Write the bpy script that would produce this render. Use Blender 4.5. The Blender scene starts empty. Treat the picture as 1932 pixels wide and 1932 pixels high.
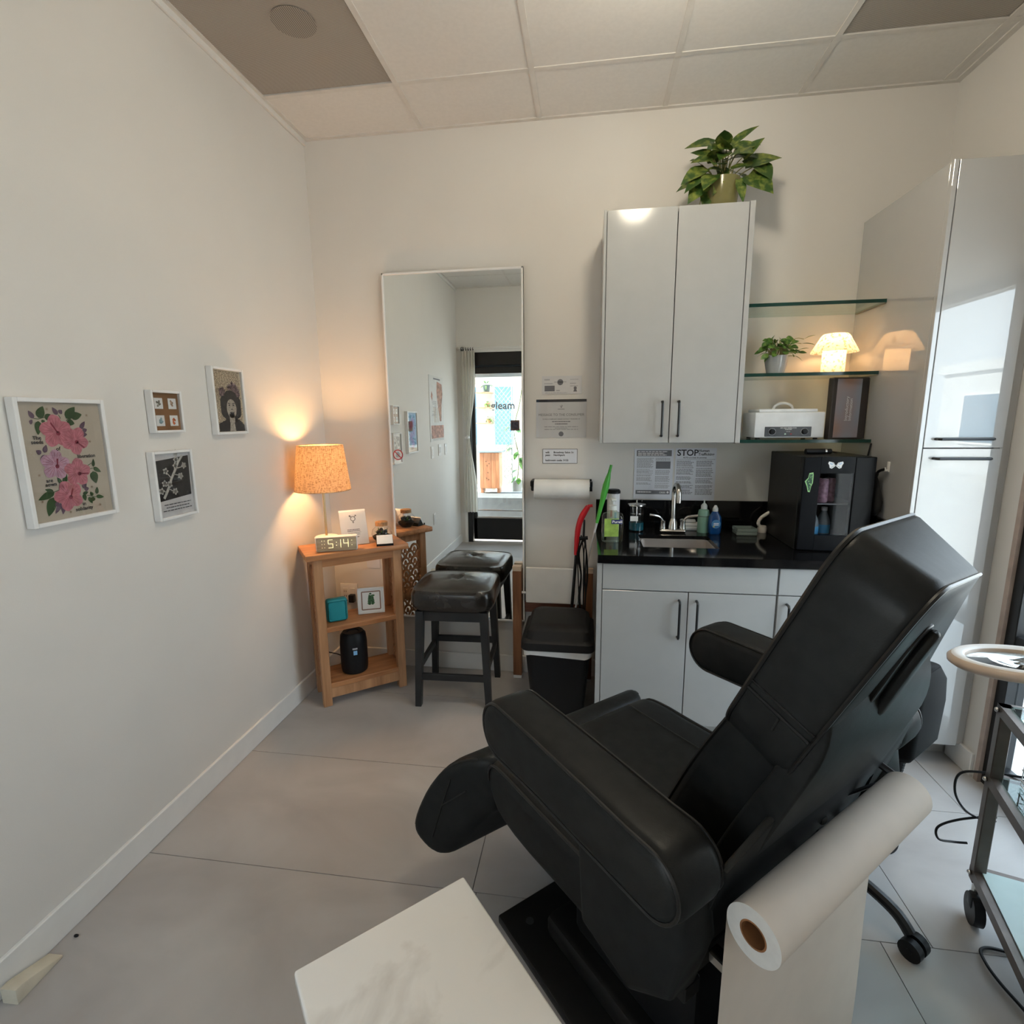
import bpy, bmesh, math, random
from math import pi, sin, cos, radians as R
from mathutils import Vector, Matrix
random.seed(7)
C = bpy.context.scene.collection
SC = bpy.context.scene

# ------------------------------------------------------------------ materials
def lin(c):
    c = c / 255.0
    return c / 12.92 if c <= 0.04045 else ((c + 0.055) / 1.055) ** 2.4
def rgb(r, g, b): return (lin(r), lin(g), lin(b), 1.0)
def sset(b, name, v):
    if name in b.inputs: b.inputs[name].default_value = v
def new_mat(name):
    m = bpy.data.materials.new(name); m.use_nodes = True
    nt = m.node_tree; b = nt.nodes['Principled BSDF']
    return m, nt, b
def noise_mix(nt, b, c1, c2, scale=(8, 8, 8), detail=6, lo=.35, hi=.65, dist=0.0, tex='NOISE', coord='Object'):
    tc = nt.nodes.new('ShaderNodeTexCoord'); mp = nt.nodes.new('ShaderNodeMapping')
    mp.inputs['Scale'].default_value = scale
    nz = nt.nodes.new('ShaderNodeTexNoise'); nz.inputs['Scale'].default_value = 1.0
    nz.inputs['Detail'].default_value = detail; nz.inputs['Distortion'].default_value = dist
    rp = nt.nodes.new('ShaderNodeValToRGB')
    rp.color_ramp.elements[0].position = lo; rp.color_ramp.elements[0].color = c1
    rp.color_ramp.elements[1].position = hi; rp.color_ramp.elements[1].color = c2
    L = nt.links
    L.new(tc.outputs[coord], mp.inputs[0]); L.new(mp.outputs[0], nz.inputs['Vector'])
    L.new(nz.outputs[0], rp.inputs[0])
    if b is not None: L.new(rp.outputs[0], b.inputs['Base Color'])
    return nz, rp, mp
def bump(nt, b, src, strength=.1, dist=.002):
    bp = nt.nodes.new('ShaderNodeBump'); bp.inputs['Strength'].default_value = strength
    bp.inputs['Distance'].default_value = dist
    nt.links.new(src, bp.inputs['Height']); nt.links.new(bp.outputs[0], b.inputs['Normal'])
def M(name, col, rough=.5, metal=0.0, var=0.05, scale=14, coat=0, spec=None, bumpy=0, trans=0, ior=1.45, emit=None, es=0, sheen=0):
    m, nt, b = new_mat(name)
    c1 = tuple(max(0, x * (1 - var)) for x in col[:3]) + (1,)
    c2 = tuple(min(1, x * (1 + var)) for x in col[:3]) + (1,)
    nz, rp, mp = noise_mix(nt, b, c1, c2, (scale,) * 3)
    b.inputs['Roughness'].default_value = rough; b.inputs['Metallic'].default_value = metal
    if coat: sset(b, 'Coat Weight', coat); sset(b, 'Coat Roughness', .01)
    if spec is not None: sset(b, 'Specular IOR Level', spec)
    if trans: sset(b, 'Transmission Weight', trans)
    b.inputs['IOR'].default_value = ior
    if sheen: sset(b, 'Sheen Weight', sheen)
    if emit: sset(b, 'Emission Color', emit); sset(b, 'Emission Strength', es)
    if bumpy:
        n2 = nt.nodes.new('ShaderNodeTexNoise'); n2.inputs['Scale'].default_value = bumpy
        n2.inputs['Detail'].default_value = 4
        tc = nt.nodes.new('ShaderNodeTexCoord'); nt.links.new(tc.outputs['Object'], n2.inputs['Vector'])
        bump(nt, b, n2.outputs[0], .15, .002)
    return m
def wood(name, c1, c2, axis='x', rough=.45, s=1.0):
    m, nt, b = new_mat(name)
    sc = {'x': (3 * s, 34 * s, 34 * s), 'y': (34 * s, 3 * s, 34 * s), 'z': (34 * s, 34 * s, 3 * s)}[axis]
    nz, rp, mp = noise_mix(nt, b, c1, c2, sc, 8, .3, .7, .6)
    b.inputs['Roughness'].default_value = rough
    bump(nt, b, nz.outputs[0], .12, .002)
    return m
def thin_glass(name, tint=(1, 1, 1, 1), gloss=.9):
    m = bpy.data.materials.new(name); m.use_nodes = True; nt = m.node_tree
    for n in list(nt.nodes):
        if n.type != 'OUTPUT_MATERIAL': nt.nodes.remove(n)
    out = [n for n in nt.nodes if n.type == 'OUTPUT_MATERIAL'][0]
    t = nt.nodes.new('ShaderNodeBsdfTransparent'); t.inputs[0].default_value = tint
    g = nt.nodes.new('ShaderNodeBsdfGlossy'); g.inputs['Roughness'].default_value = .0
    g.inputs[0].default_value = (gloss, gloss, gloss, 1)
    lw = nt.nodes.new('ShaderNodeLayerWeight'); lw.inputs[0].default_value = .5
    pw = nt.nodes.new('ShaderNodeMath'); pw.operation = 'POWER'; pw.inputs[1].default_value = 5.0
    f = nt.nodes.new('ShaderNodeMath'); f.operation = 'MULTIPLY_ADD'; f.inputs[1].default_value = .96; f.inputs[2].default_value = .04
    nt.links.new(lw.outputs['Facing'], pw.inputs[0]); nt.links.new(pw.outputs[0], f.inputs[0])
    x = nt.nodes.new('ShaderNodeMixShader')
    nt.links.new(f.outputs[0], x.inputs[0]); nt.links.new(t.outputs[0], x.inputs[1]); nt.links.new(g.outputs[0], x.inputs[2])
    nt.links.new(x.outputs[0], out.inputs[0])
    return m

WALL = M('wall_paint', (.74, .715, .68, 1), .6, var=.012, scale=3, bumpy=260)
CEILM = M('ceiling_tile', (.76, .735, .70, 1), .8, var=.02, scale=60, bumpy=400)
TBAR = M('ceiling_grid_paint', (.70, .67, .63, 1), .5)
WHITE = M('white_paint', (.80, .79, .77, 1), .4, var=.02)
FRAMEW = M('white_frame', (.82, .82, .82, 1), .35, var=.02)
CAB = M('cabinet_laminate', (.44, .442, .435, 1), .13, var=.015, spec=.5)
CABG = M('tall_cabinet_gloss', (.47, .468, .46, 1), .012, var=.005, spec=.9, coat=.8)
CABIN = M('cabinet_gap', (.08, .08, .08, 1), .7)
BLACKM = M('black_metal', (.012, .012, .013, 1), .35, spec=.5)
BLACKP = M('black_plastic', (.010, .0105, .012, 1), .42, spec=.25)
def leather(name, c, lo=.022, hi=.15, rough=.36):
    m = bpy.data.materials.new(name); m.use_nodes = True; nt = m.node_tree; L = nt.links
    for n in list(nt.nodes):
        if n.type != 'OUTPUT_MATERIAL': nt.nodes.remove(n)
    out = [n for n in nt.nodes if n.type == 'OUTPUT_MATERIAL'][0]
    d = nt.nodes.new('ShaderNodeBsdfDiffuse'); g = nt.nodes.new('ShaderNodeBsdfGlossy'); g.inputs['Roughness'].default_value = rough; g.inputs[0].default_value = (.9, .9, .9, 1)
    noise_mix(nt, None, tuple(x * .82 for x in c[:3]) + (1,), tuple(x * 1.18 for x in c[:3]) + (1,), (30, 30, 30))
    rp = [n for n in nt.nodes if n.type == 'VALTORGB'][0]; L.new(rp.outputs[0], d.inputs[0])
    tc = nt.nodes.new('ShaderNodeTexCoord'); n2 = nt.nodes.new('ShaderNodeTexNoise'); n2.inputs['Scale'].default_value = 420; n2.inputs['Detail'].default_value = 4
    L.new(tc.outputs['Object'], n2.inputs['Vector']); bp = nt.nodes.new('ShaderNodeBump'); bp.inputs['Strength'].default_value = .15; bp.inputs['Distance'].default_value = .002
    L.new(n2.outputs[0], bp.inputs['Height']); L.new(bp.outputs[0], d.inputs['Normal']); L.new(bp.outputs[0], g.inputs['Normal'])
    lw = nt.nodes.new('ShaderNodeLayerWeight'); lw.inputs[0].default_value = .5
    pw = nt.nodes.new('ShaderNodeMath'); pw.operation = 'POWER'; pw.inputs[1].default_value = 4.0
    f = nt.nodes.new('ShaderNodeMath'); f.operation = 'MULTIPLY_ADD'; f.inputs[1].default_value = hi; f.inputs[2].default_value = lo
    L.new(lw.outputs['Facing'], pw.inputs[0]); L.new(pw.outputs[0], f.inputs[0])
    x = nt.nodes.new('ShaderNodeMixShader'); L.new(f.outputs[0], x.inputs[0]); L.new(d.outputs[0], x.inputs[1]); L.new(g.outputs[0], x.inputs[2]); L.new(x.outputs[0], out.inputs[0])
    return m
LEATHER = leather('black_leather', (.0150, .0165, .0172))
LEATH2 = M('brown_black_leather', (.018, .015, .013, 1), .22, var=.25, scale=20, bumpy=260, spec=.7)
PIPING = M('black_piping', (.008, .008, .008, 1), .4)
BLACKW = M('black_wood', (.018, .019, .021, 1), .38, var=.2)
CHROME = M('brushed_steel', (.62, .60, .57, 1), .22, 1.0)
STEEL = M('sink_steel', (.40, .37, .35, 1), .45, .6)
STONE = M('black_quartz', (.006, .006, .0065, 1), .09, var=.4, scale=120, spec=.5)
BRASS = M('brass', (.62, .46, .26, 1), .3, 1.0)
PAPER = M('white_paper', (.85, .85, .85, 1), .6, var=.02)
PAPERB = M('bluish_paper', (.74, .76, .82, 1), .6, var=.02)
PAPERG = M('grey_paper', (.66, .66, .67, 1), .55, var=.02)
INK = M('dark_ink', (.035, .033, .04, 1), .6)
INKG = M('grey_ink', (.17, .17, .19, 1), .6)
INKL = M('light_grey_ink', (.40, .40, .43, 1), .6)
CLOTHW = M('white_cloth', (.72, .71, .69, 1), .85, var=.04, bumpy=150)
TOWEL = M('paper_towel', (.80, .79, .76, 1), .9, var=.03, bumpy=180)
EXAM = M('exam_paper', (.70, .615, .53, 1), .7, var=.02)
EXAMEND = M('exam_paper_edge', (.78, .77, .74, 1), .8, var=.03, scale=60)
CARD = M('brown_cardboard', (.25, .12, .045, 1), .8, var=.15)
CORK = M('cork', (.42, .23, .11, 1), .8, var=.25, scale=90)
GLASSP = thin_glass('window_glass', (.93, .97, .98, 1))
ACRYL = thin_glass('clear_acrylic', (.97, .97, .97, 1), .6)
MIRR = M('mirror_silver', (.86, .88, .86, 1), .0, 1.0, var=0)
WOODX = wood('warm_wood', rgb(150, 96, 58), rgb(196, 138, 92), 'x')
WOODZ = wood('warm_wood_upright', rgb(150, 98, 62), rgb(190, 136, 94), 'z')
WOODP = wood('pale_wood', rgb(158, 112, 76), rgb(196, 148, 108), 'z')
RED = M('red_plastic', (.55, .012, .02, 1), .35)
GREEN = M('green_plastic', (.07, .40, .05, 1), .45, var=.1)
LEAF1 = None

def mat_leaf(name, c1, c2, scale=45, lo=.42, hi=.62):
    m, nt, b = new_mat(name)
    noise_mix(nt, b, c1, c2, (scale,) * 3, 4, lo, hi)
    b.inputs['Roughness'].default_value = .4
    sset(b, 'Subsurface Weight', .0)
    return m
LEAFV = mat_leaf('variegated_leaf', (.035, .085, .014, 1), (.26, .30, .06, 1), 34, .46, .72)
LEAFG = mat_leaf('green_leaf', (.045, .13, .018, 1), (.16, .28, .05, 1), 60)
LEAFO = mat_leaf('outdoor_leaf', (.06, .20, .03, 1), (.22, .42, .08, 1), 20)
STEM = M('plant_stem', (.28, .26, .09, 1), .6)
SOIL = M('dark_soil', (.02, .014, .009, 1), .95, var=.4, scale=120)

# ------------------------------------------------------------------ mesh builder
def axis_frame(d):
    d = Vector(d).normalized()
    a = Vector((0, 0, 1)) if abs(d.z) < .95 else Vector((1, 0, 0))
    u = d.cross(a).normalized(); w = d.cross(u).normalized()
    return u, w, d
class MB:
    def __init__(s): s.v = []; s.f = []; s.mi = []; s.cur = 0
    def mat(s, i): s.cur = i; return s
    def add(s, vs, fs, Mx=None):
        o = len(s.v)
        for p in vs:
            p = Vector(p)
            if Mx is not None: p = Mx @ p
            s.v.append(p)
        for f in fs:
            s.f.append([o + i for i in f]); s.mi.append(s.cur)
        return s
    def bm(s, b, Mx=None):
        b.verts.ensure_lookup_table(); b.verts.index_update()
        s.add([v.co.copy() for v in b.verts], [[v.index for v in f.verts] for f in b.faces], Mx); b.free(); return s
    def box(s, a, c, bev=0, seg=2, Mx=None):
        x0, y0, z0 = [min(p, q) for p, q in zip(a, c)]; x1, y1, z1 = [max(p, q) for p, q in zip(a, c)]
        vs = [(x0, y0, z0), (x1, y0, z0), (x1, y1, z0), (x0, y1, z0), (x0, y0, z1), (x1, y0, z1), (x1, y1, z1), (x0, y1, z1)]
        fs = [(0, 3, 2, 1), (4, 5, 6, 7), (0, 1, 5, 4), (1, 2, 6, 5), (2, 3, 7, 6), (3, 0, 4, 7)]
        if bev <= 0: return s.add(vs, fs, Mx)
        b = bmesh.new(); bv = [b.verts.new(p) for p in vs]
        for f in fs: b.faces.new([bv[i] for i in f])
        bmesh.ops.bevel(b, geom=b.edges[:], offset=bev, segments=seg, profile=.5, affect='EDGES')
        return s.bm(b, Mx)
    def cyl(s, p0, p1, r0, r1=None, n=20, caps=True, Mx=None):
        r1 = r0 if r1 is None else r1
        p0 = Vector(p0); p1 = Vector(p1); u, w, d = axis_frame(p1 - p0)
        vs = []
        for p, r in ((p0, r0), (p1, r1)):
            for i in range(n):
                a = 2 * pi * i / n; vs.append(p + u * cos(a) * r + w * sin(a) * r)
        fs = [(i, (i + 1) % n, n + (i + 1) % n, n + i) for i in range(n)]
        if caps: fs += [tuple(range(n))[::-1], tuple(range(n, 2 * n))]
        return s.add(vs, fs, Mx)
    def lathe(s, prof, n=28, c=(0, 0, 0), Mx=None, squash=1.0):
        c = Vector(c); vs = []; ring = []
        for r, z in prof:
            if r <= 1e-6: ring.append([len(vs)]); vs.append(c + Vector((0, 0, z)))
            else:
                ring.append(list(range(len(vs), len(vs) + n)))
                for i in range(n):
                    a = 2 * pi * i / n; vs.append(c + Vector((r * cos(a), r * sin(a) * squash, z)))
        fs = []
        for A, B in zip(ring, ring[1:]):
            for i in range(n):
                j = (i + 1) % n
                if len(A) == 1 and len(B) == 1: continue
                if len(A) == 1: fs.append((A[0], B[j], B[i]))
                elif len(B) == 1: fs.append((A[i], A[j], B[0]))
                else: fs.append((A[i], A[j], B[j], B[i]))
        return s.add(vs, fs, Mx)
    def tube(s, pts, r, n=8, closed=False, Mx=None, rs=None):
        pts = [Vector(p) for p in pts]; k = len(pts); vs = []; prev = None
        for i, p in enumerate(pts):
            if closed: d = pts[(i + 1) % k] - pts[i - 1]
            else: d = pts[min(i + 1, k - 1)] - pts[max(i - 1, 0)]
            if d.length < 1e-9: d = Vector((0, 0, 1))
            d.normalize()
            if prev is None: u, w, _ = axis_frame(d)
            else:
                u = prev - d * prev.dot(d)
                if u.length < 1e-6: u, w, _ = axis_frame(d)
                u.normalize(); w = d.cross(u)
            prev = u
            rr = rs[i] if rs else r
            for j in range(n):
                a = 2 * pi * j / n; vs.append(p + u * cos(a) * rr + w * sin(a) * rr)
        fs = []
        for i in range(k if closed else k - 1):
            for j in range(n):
                q = (i + 1) % k
                fs.append((i * n + j, i * n + (j + 1) % n, q * n + (j + 1) % n, q * n + j))
        if not closed: fs += [tuple(range(n))[::-1], tuple(range((k - 1) * n, k * n))]
        return s.add(vs, fs, Mx)
    def prism(s, poly, ax, lo, hi, bev=0, seg=3, Mx=None, shear=None):
        f = {'x': lambda a, b, t: (t, a, b), 'y': lambda a, b, t: (a, t, b), 'z': lambda a, b, t: (a, b, t)}[ax]
        n = len(poly)
        b = bmesh.new()
        A = [b.verts.new(f(p[0], p[1], lo)) for p in poly]; B = [b.verts.new(f(p[0], p[1], hi)) for p in poly]
        fa = b.faces.new(A); fb = b.faces.new(B[::-1])
        for i in range(n): b.faces.new((A[i], B[i], B[(i + 1) % n], A[(i + 1) % n]))
        bmesh.ops.recalc_face_normals(b, faces=b.faces[:])
        if bev > 0:
            ed = list(set(fa.edges[:] + fb.edges[:]))
            bmesh.ops.bevel(b, geom=ed, offset=bev, segments=seg, profile=.5, affect='EDGES', clamp_overlap=True)
        if shear:
            for v in b.verts: v.co = shear(v.co)
        return s.bm(b, Mx)
    def sphere(s, c, r, n=16, m=10, sc=(1, 1, 1), Mx=None):
        prof = [(max(0, sin(pi * i / m)) * r if 0 < i < m else 0, -cos(pi * i / m) * r) for i in range(m + 1)]
        T = Matrix.Translation(Vector(c)) @ Matrix.Diagonal((sc[0], sc[1], sc[2], 1))
        return s.lathe(prof, n, (0, 0, 0), (Mx @ T) if Mx is not None else T)
    def poly(s, pts, Mx=None): return s.add(pts, [tuple(range(len(pts)))], Mx)
    def text(s, txt, size, Mx, align='LEFT', ext=0.0, bold=False):
        cu = bpy.data.curves.new('t', 'FONT'); cu.body = txt; cu.size = size; cu.align_x = align
        cu.extrude = ext; cu.resolution_u = 3
        if bold: cu.offset = size * .02
        o = bpy.data.objects.new('t', cu); C.objects.link(o)
        me = bpy.data.meshes.new_from_object(o)
        s.add([v.co.copy() for v in me.vertices], [list(p.vertices) for p in me.polygons], Mx)
        bpy.data.objects.remove(o); bpy.data.curves.remove(cu); bpy.data.meshes.remove(me)
        return s
    def build(s, name, mats, parent=None, smooth=35):
        me = bpy.data.meshes.new(name)
        me.from_pydata([tuple(p) for p in s.v], [], s.f)
        if not isinstance(mats, (list, tuple)): mats = [mats]
        for m in mats: me.materials.append(m)
        if len(mats) > 1:
            for p, i in zip(me.polygons, s.mi): p.material_index = i
        me.validate()
        b = bmesh.new(); b.from_mesh(me); bmesh.ops.recalc_face_normals(b, faces=b.faces[:]); b.to_mesh(me); b.free()
        if smooth:
            for p in me.polygons: p.use_smooth = True
            me.set_sharp_from_angle(angle=R(smooth))
        o = bpy.data.objects.new(name, me); C.objects.link(o)
        if parent is not None: o.parent = parent
        return o

def thing(name, label, cat, loc=(0, 0, 0), rz=0, group=None):
    o = bpy.data.objects.new(name, None); C.objects.link(o); o.empty_display_size = .05
    o.location = loc; o.rotation_euler = (0, 0, R(rz)); o['label'] = label; o['category'] = cat
    if group: o['group'] = group
    return o
def tag(o, label, cat, group=None, kind=None):
    o['label'] = label; o['category'] = cat
    if group: o['group'] = group
    if kind: o['kind'] = kind
    return o
def struct(o, label=None, cat=None):
    o['kind'] = 'structure'
    if label: o['label'] = label
    if cat: o['category'] = cat
    return o
def copy_tree(o, parent=None):
    c = o.copy(); C.objects.link(c)
    if parent is not None: c.parent = parent
    for ch in list(o.children): copy_tree(ch, c)
    return c
def smoothpoly(pts, it=2, closed=True):
    pts = [Vector(p) for p in pts]
    for _ in range(it):
        q = []; n = len(pts)
        rng = range(n) if closed else range(n - 1)
        if not closed: q.append(pts[0])
        for i in rng:
            a, b = pts[i], pts[(i + 1) % n]; q += [a * .75 + b * .25, a * .25 + b * .75]
        if not closed: q.append(pts[-1])
        pts = q
    return pts
def spline(pts, n=8):
    P = [Vector(p) for p in pts]; out = []
    for i in range(len(P) - 1):
        p0 = P[max(i - 1, 0)]; p1 = P[i]; p2 = P[i + 1]; p3 = P[min(i + 2, len(P) - 1)]
        for k in range(n):
            t = k / n
            out.append(.5 * (2 * p1 + (p2 - p0) * t + (2 * p0 - 5 * p1 + 4 * p2 - p3) * t * t + (3 * p1 - p0 - 3 * p2 + p3) * t ** 3))
    out.append(P[-1]); return out
def basis(o, ex, ey, ez):
    m = Matrix.Identity(4)
    for i, e in enumerate((ex, ey, ez)):
        e = Vector(e).normalized()
        for k in range(3): m[k][i] = e[k]
    for k in range(3): m[k][3] = o[k]
    return m
# sheet frames: local x right, y up, z out of the sheet
def onback(x, z, y=-.004): return basis((x, y, z), (1, 0, 0), (0, 0, 1), (0, -1, 0))
def onleft(y, z, x=.004): return basis((x, y, z), (0, 1, 0), (0, 0, 1), (1, 0, 0))
def textlines(mb, x0, x1, top, n, pitch, h, Mx, rag=.25, rnd=random):
    for i in range(n):
        L = (x1 - x0) * (1 - rag * rnd.random())
        x = x0
        while x < x0 + L:
            w = (x1 - x0) * rnd.uniform(.05, .16); w = min(w, x0 + L - x)
            y = top - i * pitch
            mb.poly([(x, y - h, 0), (x + w, y - h, 0), (x + w, y, 0), (x, y, 0)], Mx); x += w + (x1 - x0) * .02

def inset(poly, d):
    # move every point of a closed 2D outline inwards by d
    n = len(poly); A = sum(poly[i][0] * poly[(i + 1) % n][1] - poly[(i + 1) % n][0] * poly[i][1] for i in range(n)); sg = 1 if A > 0 else -1
    out = []
    for i in range(n):
        a = Vector(poly[i - 1]); c = Vector(poly[(i + 1) % n]); t = c - a
        if t.length < 1e-9: out.append(tuple(poly[i])); continue
        t.normalize(); nrm = Vector((-t.y, t.x)) * sg; p = Vector(poly[i]) + nrm * d; out.append((p.x, p.y))
    return out
def edge_pipe(poly, y, side, bev, r, cond=None, shear=None, k=.22):
    q = inset(poly, bev * k); yy = y - side * bev * k
    pts = [Vector((p[0], yy, p[1])) for p in q]
    m = MB()
    if cond is None: m.tube([shear(p) if shear else p for p in pts], r, 6, True)
    else:
        keep = [cond(p) for p in pts]; n = len(pts)
        st = next((i for i in range(n) if keep[i] and not keep[i - 1]), 0); run = []
        for i in range(n):
            j = (st + i) % n
            if keep[j]: run.append(shear(pts[j]) if shear else pts[j])
            else: break
        if len(run) > 2: m.tube(run, r, 6)
    return m
def localize(t, pts):
    Mi = (Matrix.Translation(t.location) @ t.rotation_euler.to_matrix().to_4x4()).inverted()
    return [Mi @ Vector(p) for p in pts]
# ================================================================== THE SETTING
H = 2.99; XR = 3.17; YF = -3.31
TS = .6096; TX = .661; TY = -.383
FLOORM, nt, b = new_mat('floor_tile_stone')
nz, rp, mp = noise_mix(nt, b, (.36, .335, .32, 1), (.50, .48, .465, 1), (1.7, 2.3, 2), 9, .30, .72, .8)
n2 = nt.nodes.new('ShaderNodeTexNoise'); n2.inputs['Scale'].default_value = 9; n2.inputs['Detail'].default_value = 8
nt.links.new(mp.outputs[0], n2.inputs['Vector'])
rg = nt.nodes.new('ShaderNodeMapRange'); rg.inputs[3].default_value = .36; rg.inputs[4].default_value = .58
nt.links.new(n2.outputs[0], rg.inputs[0]); nt.links.new(rg.outputs[0], b.inputs['Roughness'])
bump(nt, b, n2.outputs[0], .05, .002)
GROUT = M('floor_grout', (.10, .09, .085, 1), .9)
rows = [0.0, -.34, -.92, -1.50, -2.08, -2.66, -3.24, YF - .05]
joints = {0: [.6, 1.8], 1: [1.86, 3.0], 2: [1.186, 2.541], 3: [1.2, 2.401], 4: [.6, 1.8, 3.0], 5: [1.2, 2.4], 6: [.6, 1.8]}
fl = MB(); fl.mat(1).box((-.1, .1, -.05), (XR + .1, YF - .1, -.003))
fl.mat(0)
for i in range(7):
    xs = [0.0] + joints[i] + [XR + .05]
    for a, c in zip(xs, xs[1:]):
        fl.box((a + .0013, rows[i] - .0013, -.004), (c - .0013, rows[i + 1] + .0013, 0))
struct(fl.build('floor', [FLOORM, GROUT], smooth=0))

struct(MB().box((-.15, 0, -.05), (XR + .1, .12, H + .1)).build('wall_back', WALL, smooth=0))
struct(MB().box((-.15, .0, -.05), (0, YF - .1, H + .1)).build('wall_left', WALL, smooth=0))
w = MB(); OY0, OY1, OZ = -.715, -1.95, 2.06
w.box((XR, 0, -.05), (XR + .12, OY0, H + .1)); w.box((XR, OY1, -.05), (XR + .12, YF - .1, H + .1)); w.box((XR, OY0, OZ), (XR + .12, OY1, H + .1))
struct(w.build('wall_right', WALL, smooth=0))
w = MB(); DX0, DX1, DZ = .09, 1.07, 2.275
w.box((-.15, YF, -.05), (DX0, YF - .12, H + .1)); w.box((DX1, YF, -.05), (XR + .12, YF - .12, H + .1)); w.box((DX0, YF, DZ), (DX1, YF - .12, H + .1))
struct(w.build('wall_front', WALL, smooth=0))

# ceiling tiles above a T bar grid, wall angles
c = MB(); c.box((-.15, .12, H + .02), (XR + .12, YF - .12, H + .15))
xs = [0.012] + [TX + i * TS for i in range(5)] + [XR - .012]; ys = [-.012] + [TY - i * TS for i in range(5)] + [YF + .012]
VENTS = [(0, 1), (4, 1)]
for i in range(len(xs) - 1):
    for j in range(len(ys) - 1):
        if (i, j) in VENTS: continue
        c.box((xs[i] + .004, ys[j] - .004, H - .001), (xs[i + 1] - .004, ys[j + 1] + .004, H + .012), .002, 1)
struct(c.build('ceiling', CEILM, smooth=0))
g = MB()
for x in xs[1:-1]: g.box((x - .012, 0, H - .005), (x + .012, YF, H + .02))
for y in ys[1:-1]: g.box((0, y - .012, H - .0045), (XR, y + .012, H + .02))
g.box((0, 0, H - .007), (.028, YF, H + .02)); g.box((XR - .028, 0, H - .007), (XR, YF, H + .02))
g.box((0, 0, H - .0068), (XR, -.022, H + .02)); g.box((0, YF, H - .0068), (XR, YF + .022, H + .02))
struct(g.build('trim_1', TBAR, smooth=0))
struct(MB().box((0, 0, H - .03), (.014, YF, H), .003).build('trim_2', WHITE))
PERF, nt, b = new_mat('perforated_panel')
tc = nt.nodes.new('ShaderNodeTexCoord'); vo = nt.nodes.new('ShaderNodeTexVoronoi'); vo.inputs['Scale'].default_value = 260
vo.inputs['Randomness'].default_value = 0
rp = nt.nodes.new('ShaderNodeValToRGB'); rp.color_ramp.elements[0].position = .28; rp.color_ramp.elements[0].color = (.10, .085, .07, 1)
rp.color_ramp.elements[1].position = .40; rp.color_ramp.elements[1].color = (.50, .455, .405, 1)
nt.links.new(tc.outputs['Object'], vo.inputs['Vector']); nt.links.new(vo.outputs['Distance'], rp.inputs[0]); nt.links.new(rp.outputs[0], b.inputs['Base Color'])
b.inputs['Roughness'].default_value = .55
GRILLE, nt, b = new_mat('round_grille')
tc = nt.nodes.new('ShaderNodeTexCoord'); wv = nt.nodes.new('ShaderNodeTexWave'); wv.inputs['Scale'].default_value = 42
rp = nt.nodes.new('ShaderNodeValToRGB'); rp.color_ramp.elements[0].color = (.12, .10, .085, 1); rp.color_ramp.elements[1].color = (.42, .385, .34, 1)
nt.links.new(tc.outputs['Object'], wv.inputs['Vector']); nt.links.new(wv.outputs[0], rp.inputs[0]); nt.links.new(rp.outputs[0], b.inputs['Base Color'])
for (i, j), lab in zip(VENTS, ('perforated ceiling panel with a round grille beside the left wall', 'plain dark perforated ceiling panel above the tall cabinet')):
    x0, x1, y0, y1 = xs[i] + .014, min(xs[i + 1], XR) - .014, ys[j] - .014, ys[j + 1] + .014
    v = thing('ceiling_vent', lab, 'ceiling vent', ((x0 + x1) / 2, (y0 + y1) / 2, H))
    a, d = (x1 - x0) / 2, (y1 - y0) / 2
    MB().box((-a, -d, .000), (a, d, .014), .002, 1).build('panel', PERF, v, 0)
    if i == 0:
        cx, cy = .413 - (x0 + x1) / 2, -.79 - (y0 + y1) / 2
        MB().cyl((cx, cy, -.003), (cx, cy, .0), .082, .078, 32).build('round_grille', GRILLE, v, 0)

# baseboards
def bboard(name, a, c):
    struct(MB().box(a, c, .003, 1).build(name, WHITE))
bboard('baseboard_left', (0, -.0, 0), (.014, YF, .105))
bboard('baseboard_back', (.014, 0, 0), (1.60, -.014, .105))
bboard('baseboard_front', (DX1 + .07, YF, 0), (XR, YF + .014, .105))
bboard('baseboard_right', (XR, -.53, 0), (XR - .014, OY0 + .03, .105))

# front door seen in the mirror
d = struct(thing('door_1', 'black framed glass entrance door seen in the mirror', 'door', (DX0, YF - .06, 0)))
del d['label']; del d['category']
W_ = DX1 - DX0
MB().box((0, -.04, 0), (.06, .05, DZ)).box((W_ - .06, -.04, 0), (W_, .05, DZ)).box((.06, -.04, 2.13), (W_ - .06, .05, DZ)).build('door_frame', BLACKM, d, 0)
MB().box((.066, -.03, .03), (.11, .02, 2.11), .003, 1).box((W_ - .11, -.03, .03), (W_ - .066, .02, 2.11), .003, 1).box((.066, -.03, .03), (W_ - .066, .02, .30), .003, 1).box((.066, -.03, 2.035), (W_ - .066, .02, 2.11), .003, 1).build('door_leaf', BLACKM, d)
MB().box((.11, -.008, .30), (W_ - .11, -.002, 2.035)).build('pane', GLASSP, d, 0)
MB().box((.11, -.012, .39), (W_ - .11, .004, .402)).box((.11, .004, .30), (W_ - .11, .016, .318)).build('glazing_bead', CHROME, d, 0)
MB().tube([(W_ - .09, .02, 1.0), (W_ - .09, .07, 1.0), (W_ - .09, .07, 1.3), (W_ - .09, .02, 1.3)], .012).build('door_handle', CHROME, d)
MB().text('gleam', .125, basis((.30, -.0095, 1.625), (1, 0, 0), (0, 0, 1), (0, -1, 0)), bold=True).build('lettering', INKL, d, 0)
t = MB(); t.box((.055, YF, 0), (DX0 - .001, YF + .012, DZ + .06)).box((DX1 + .001, YF, 0), (DX1 + .06, YF + .012, DZ + .06)).box((.055, YF, DZ), (DX1 + .06, YF + .012, DZ + .06))
struct(t.build('trim_3', WHITE, smooth=0))

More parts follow.
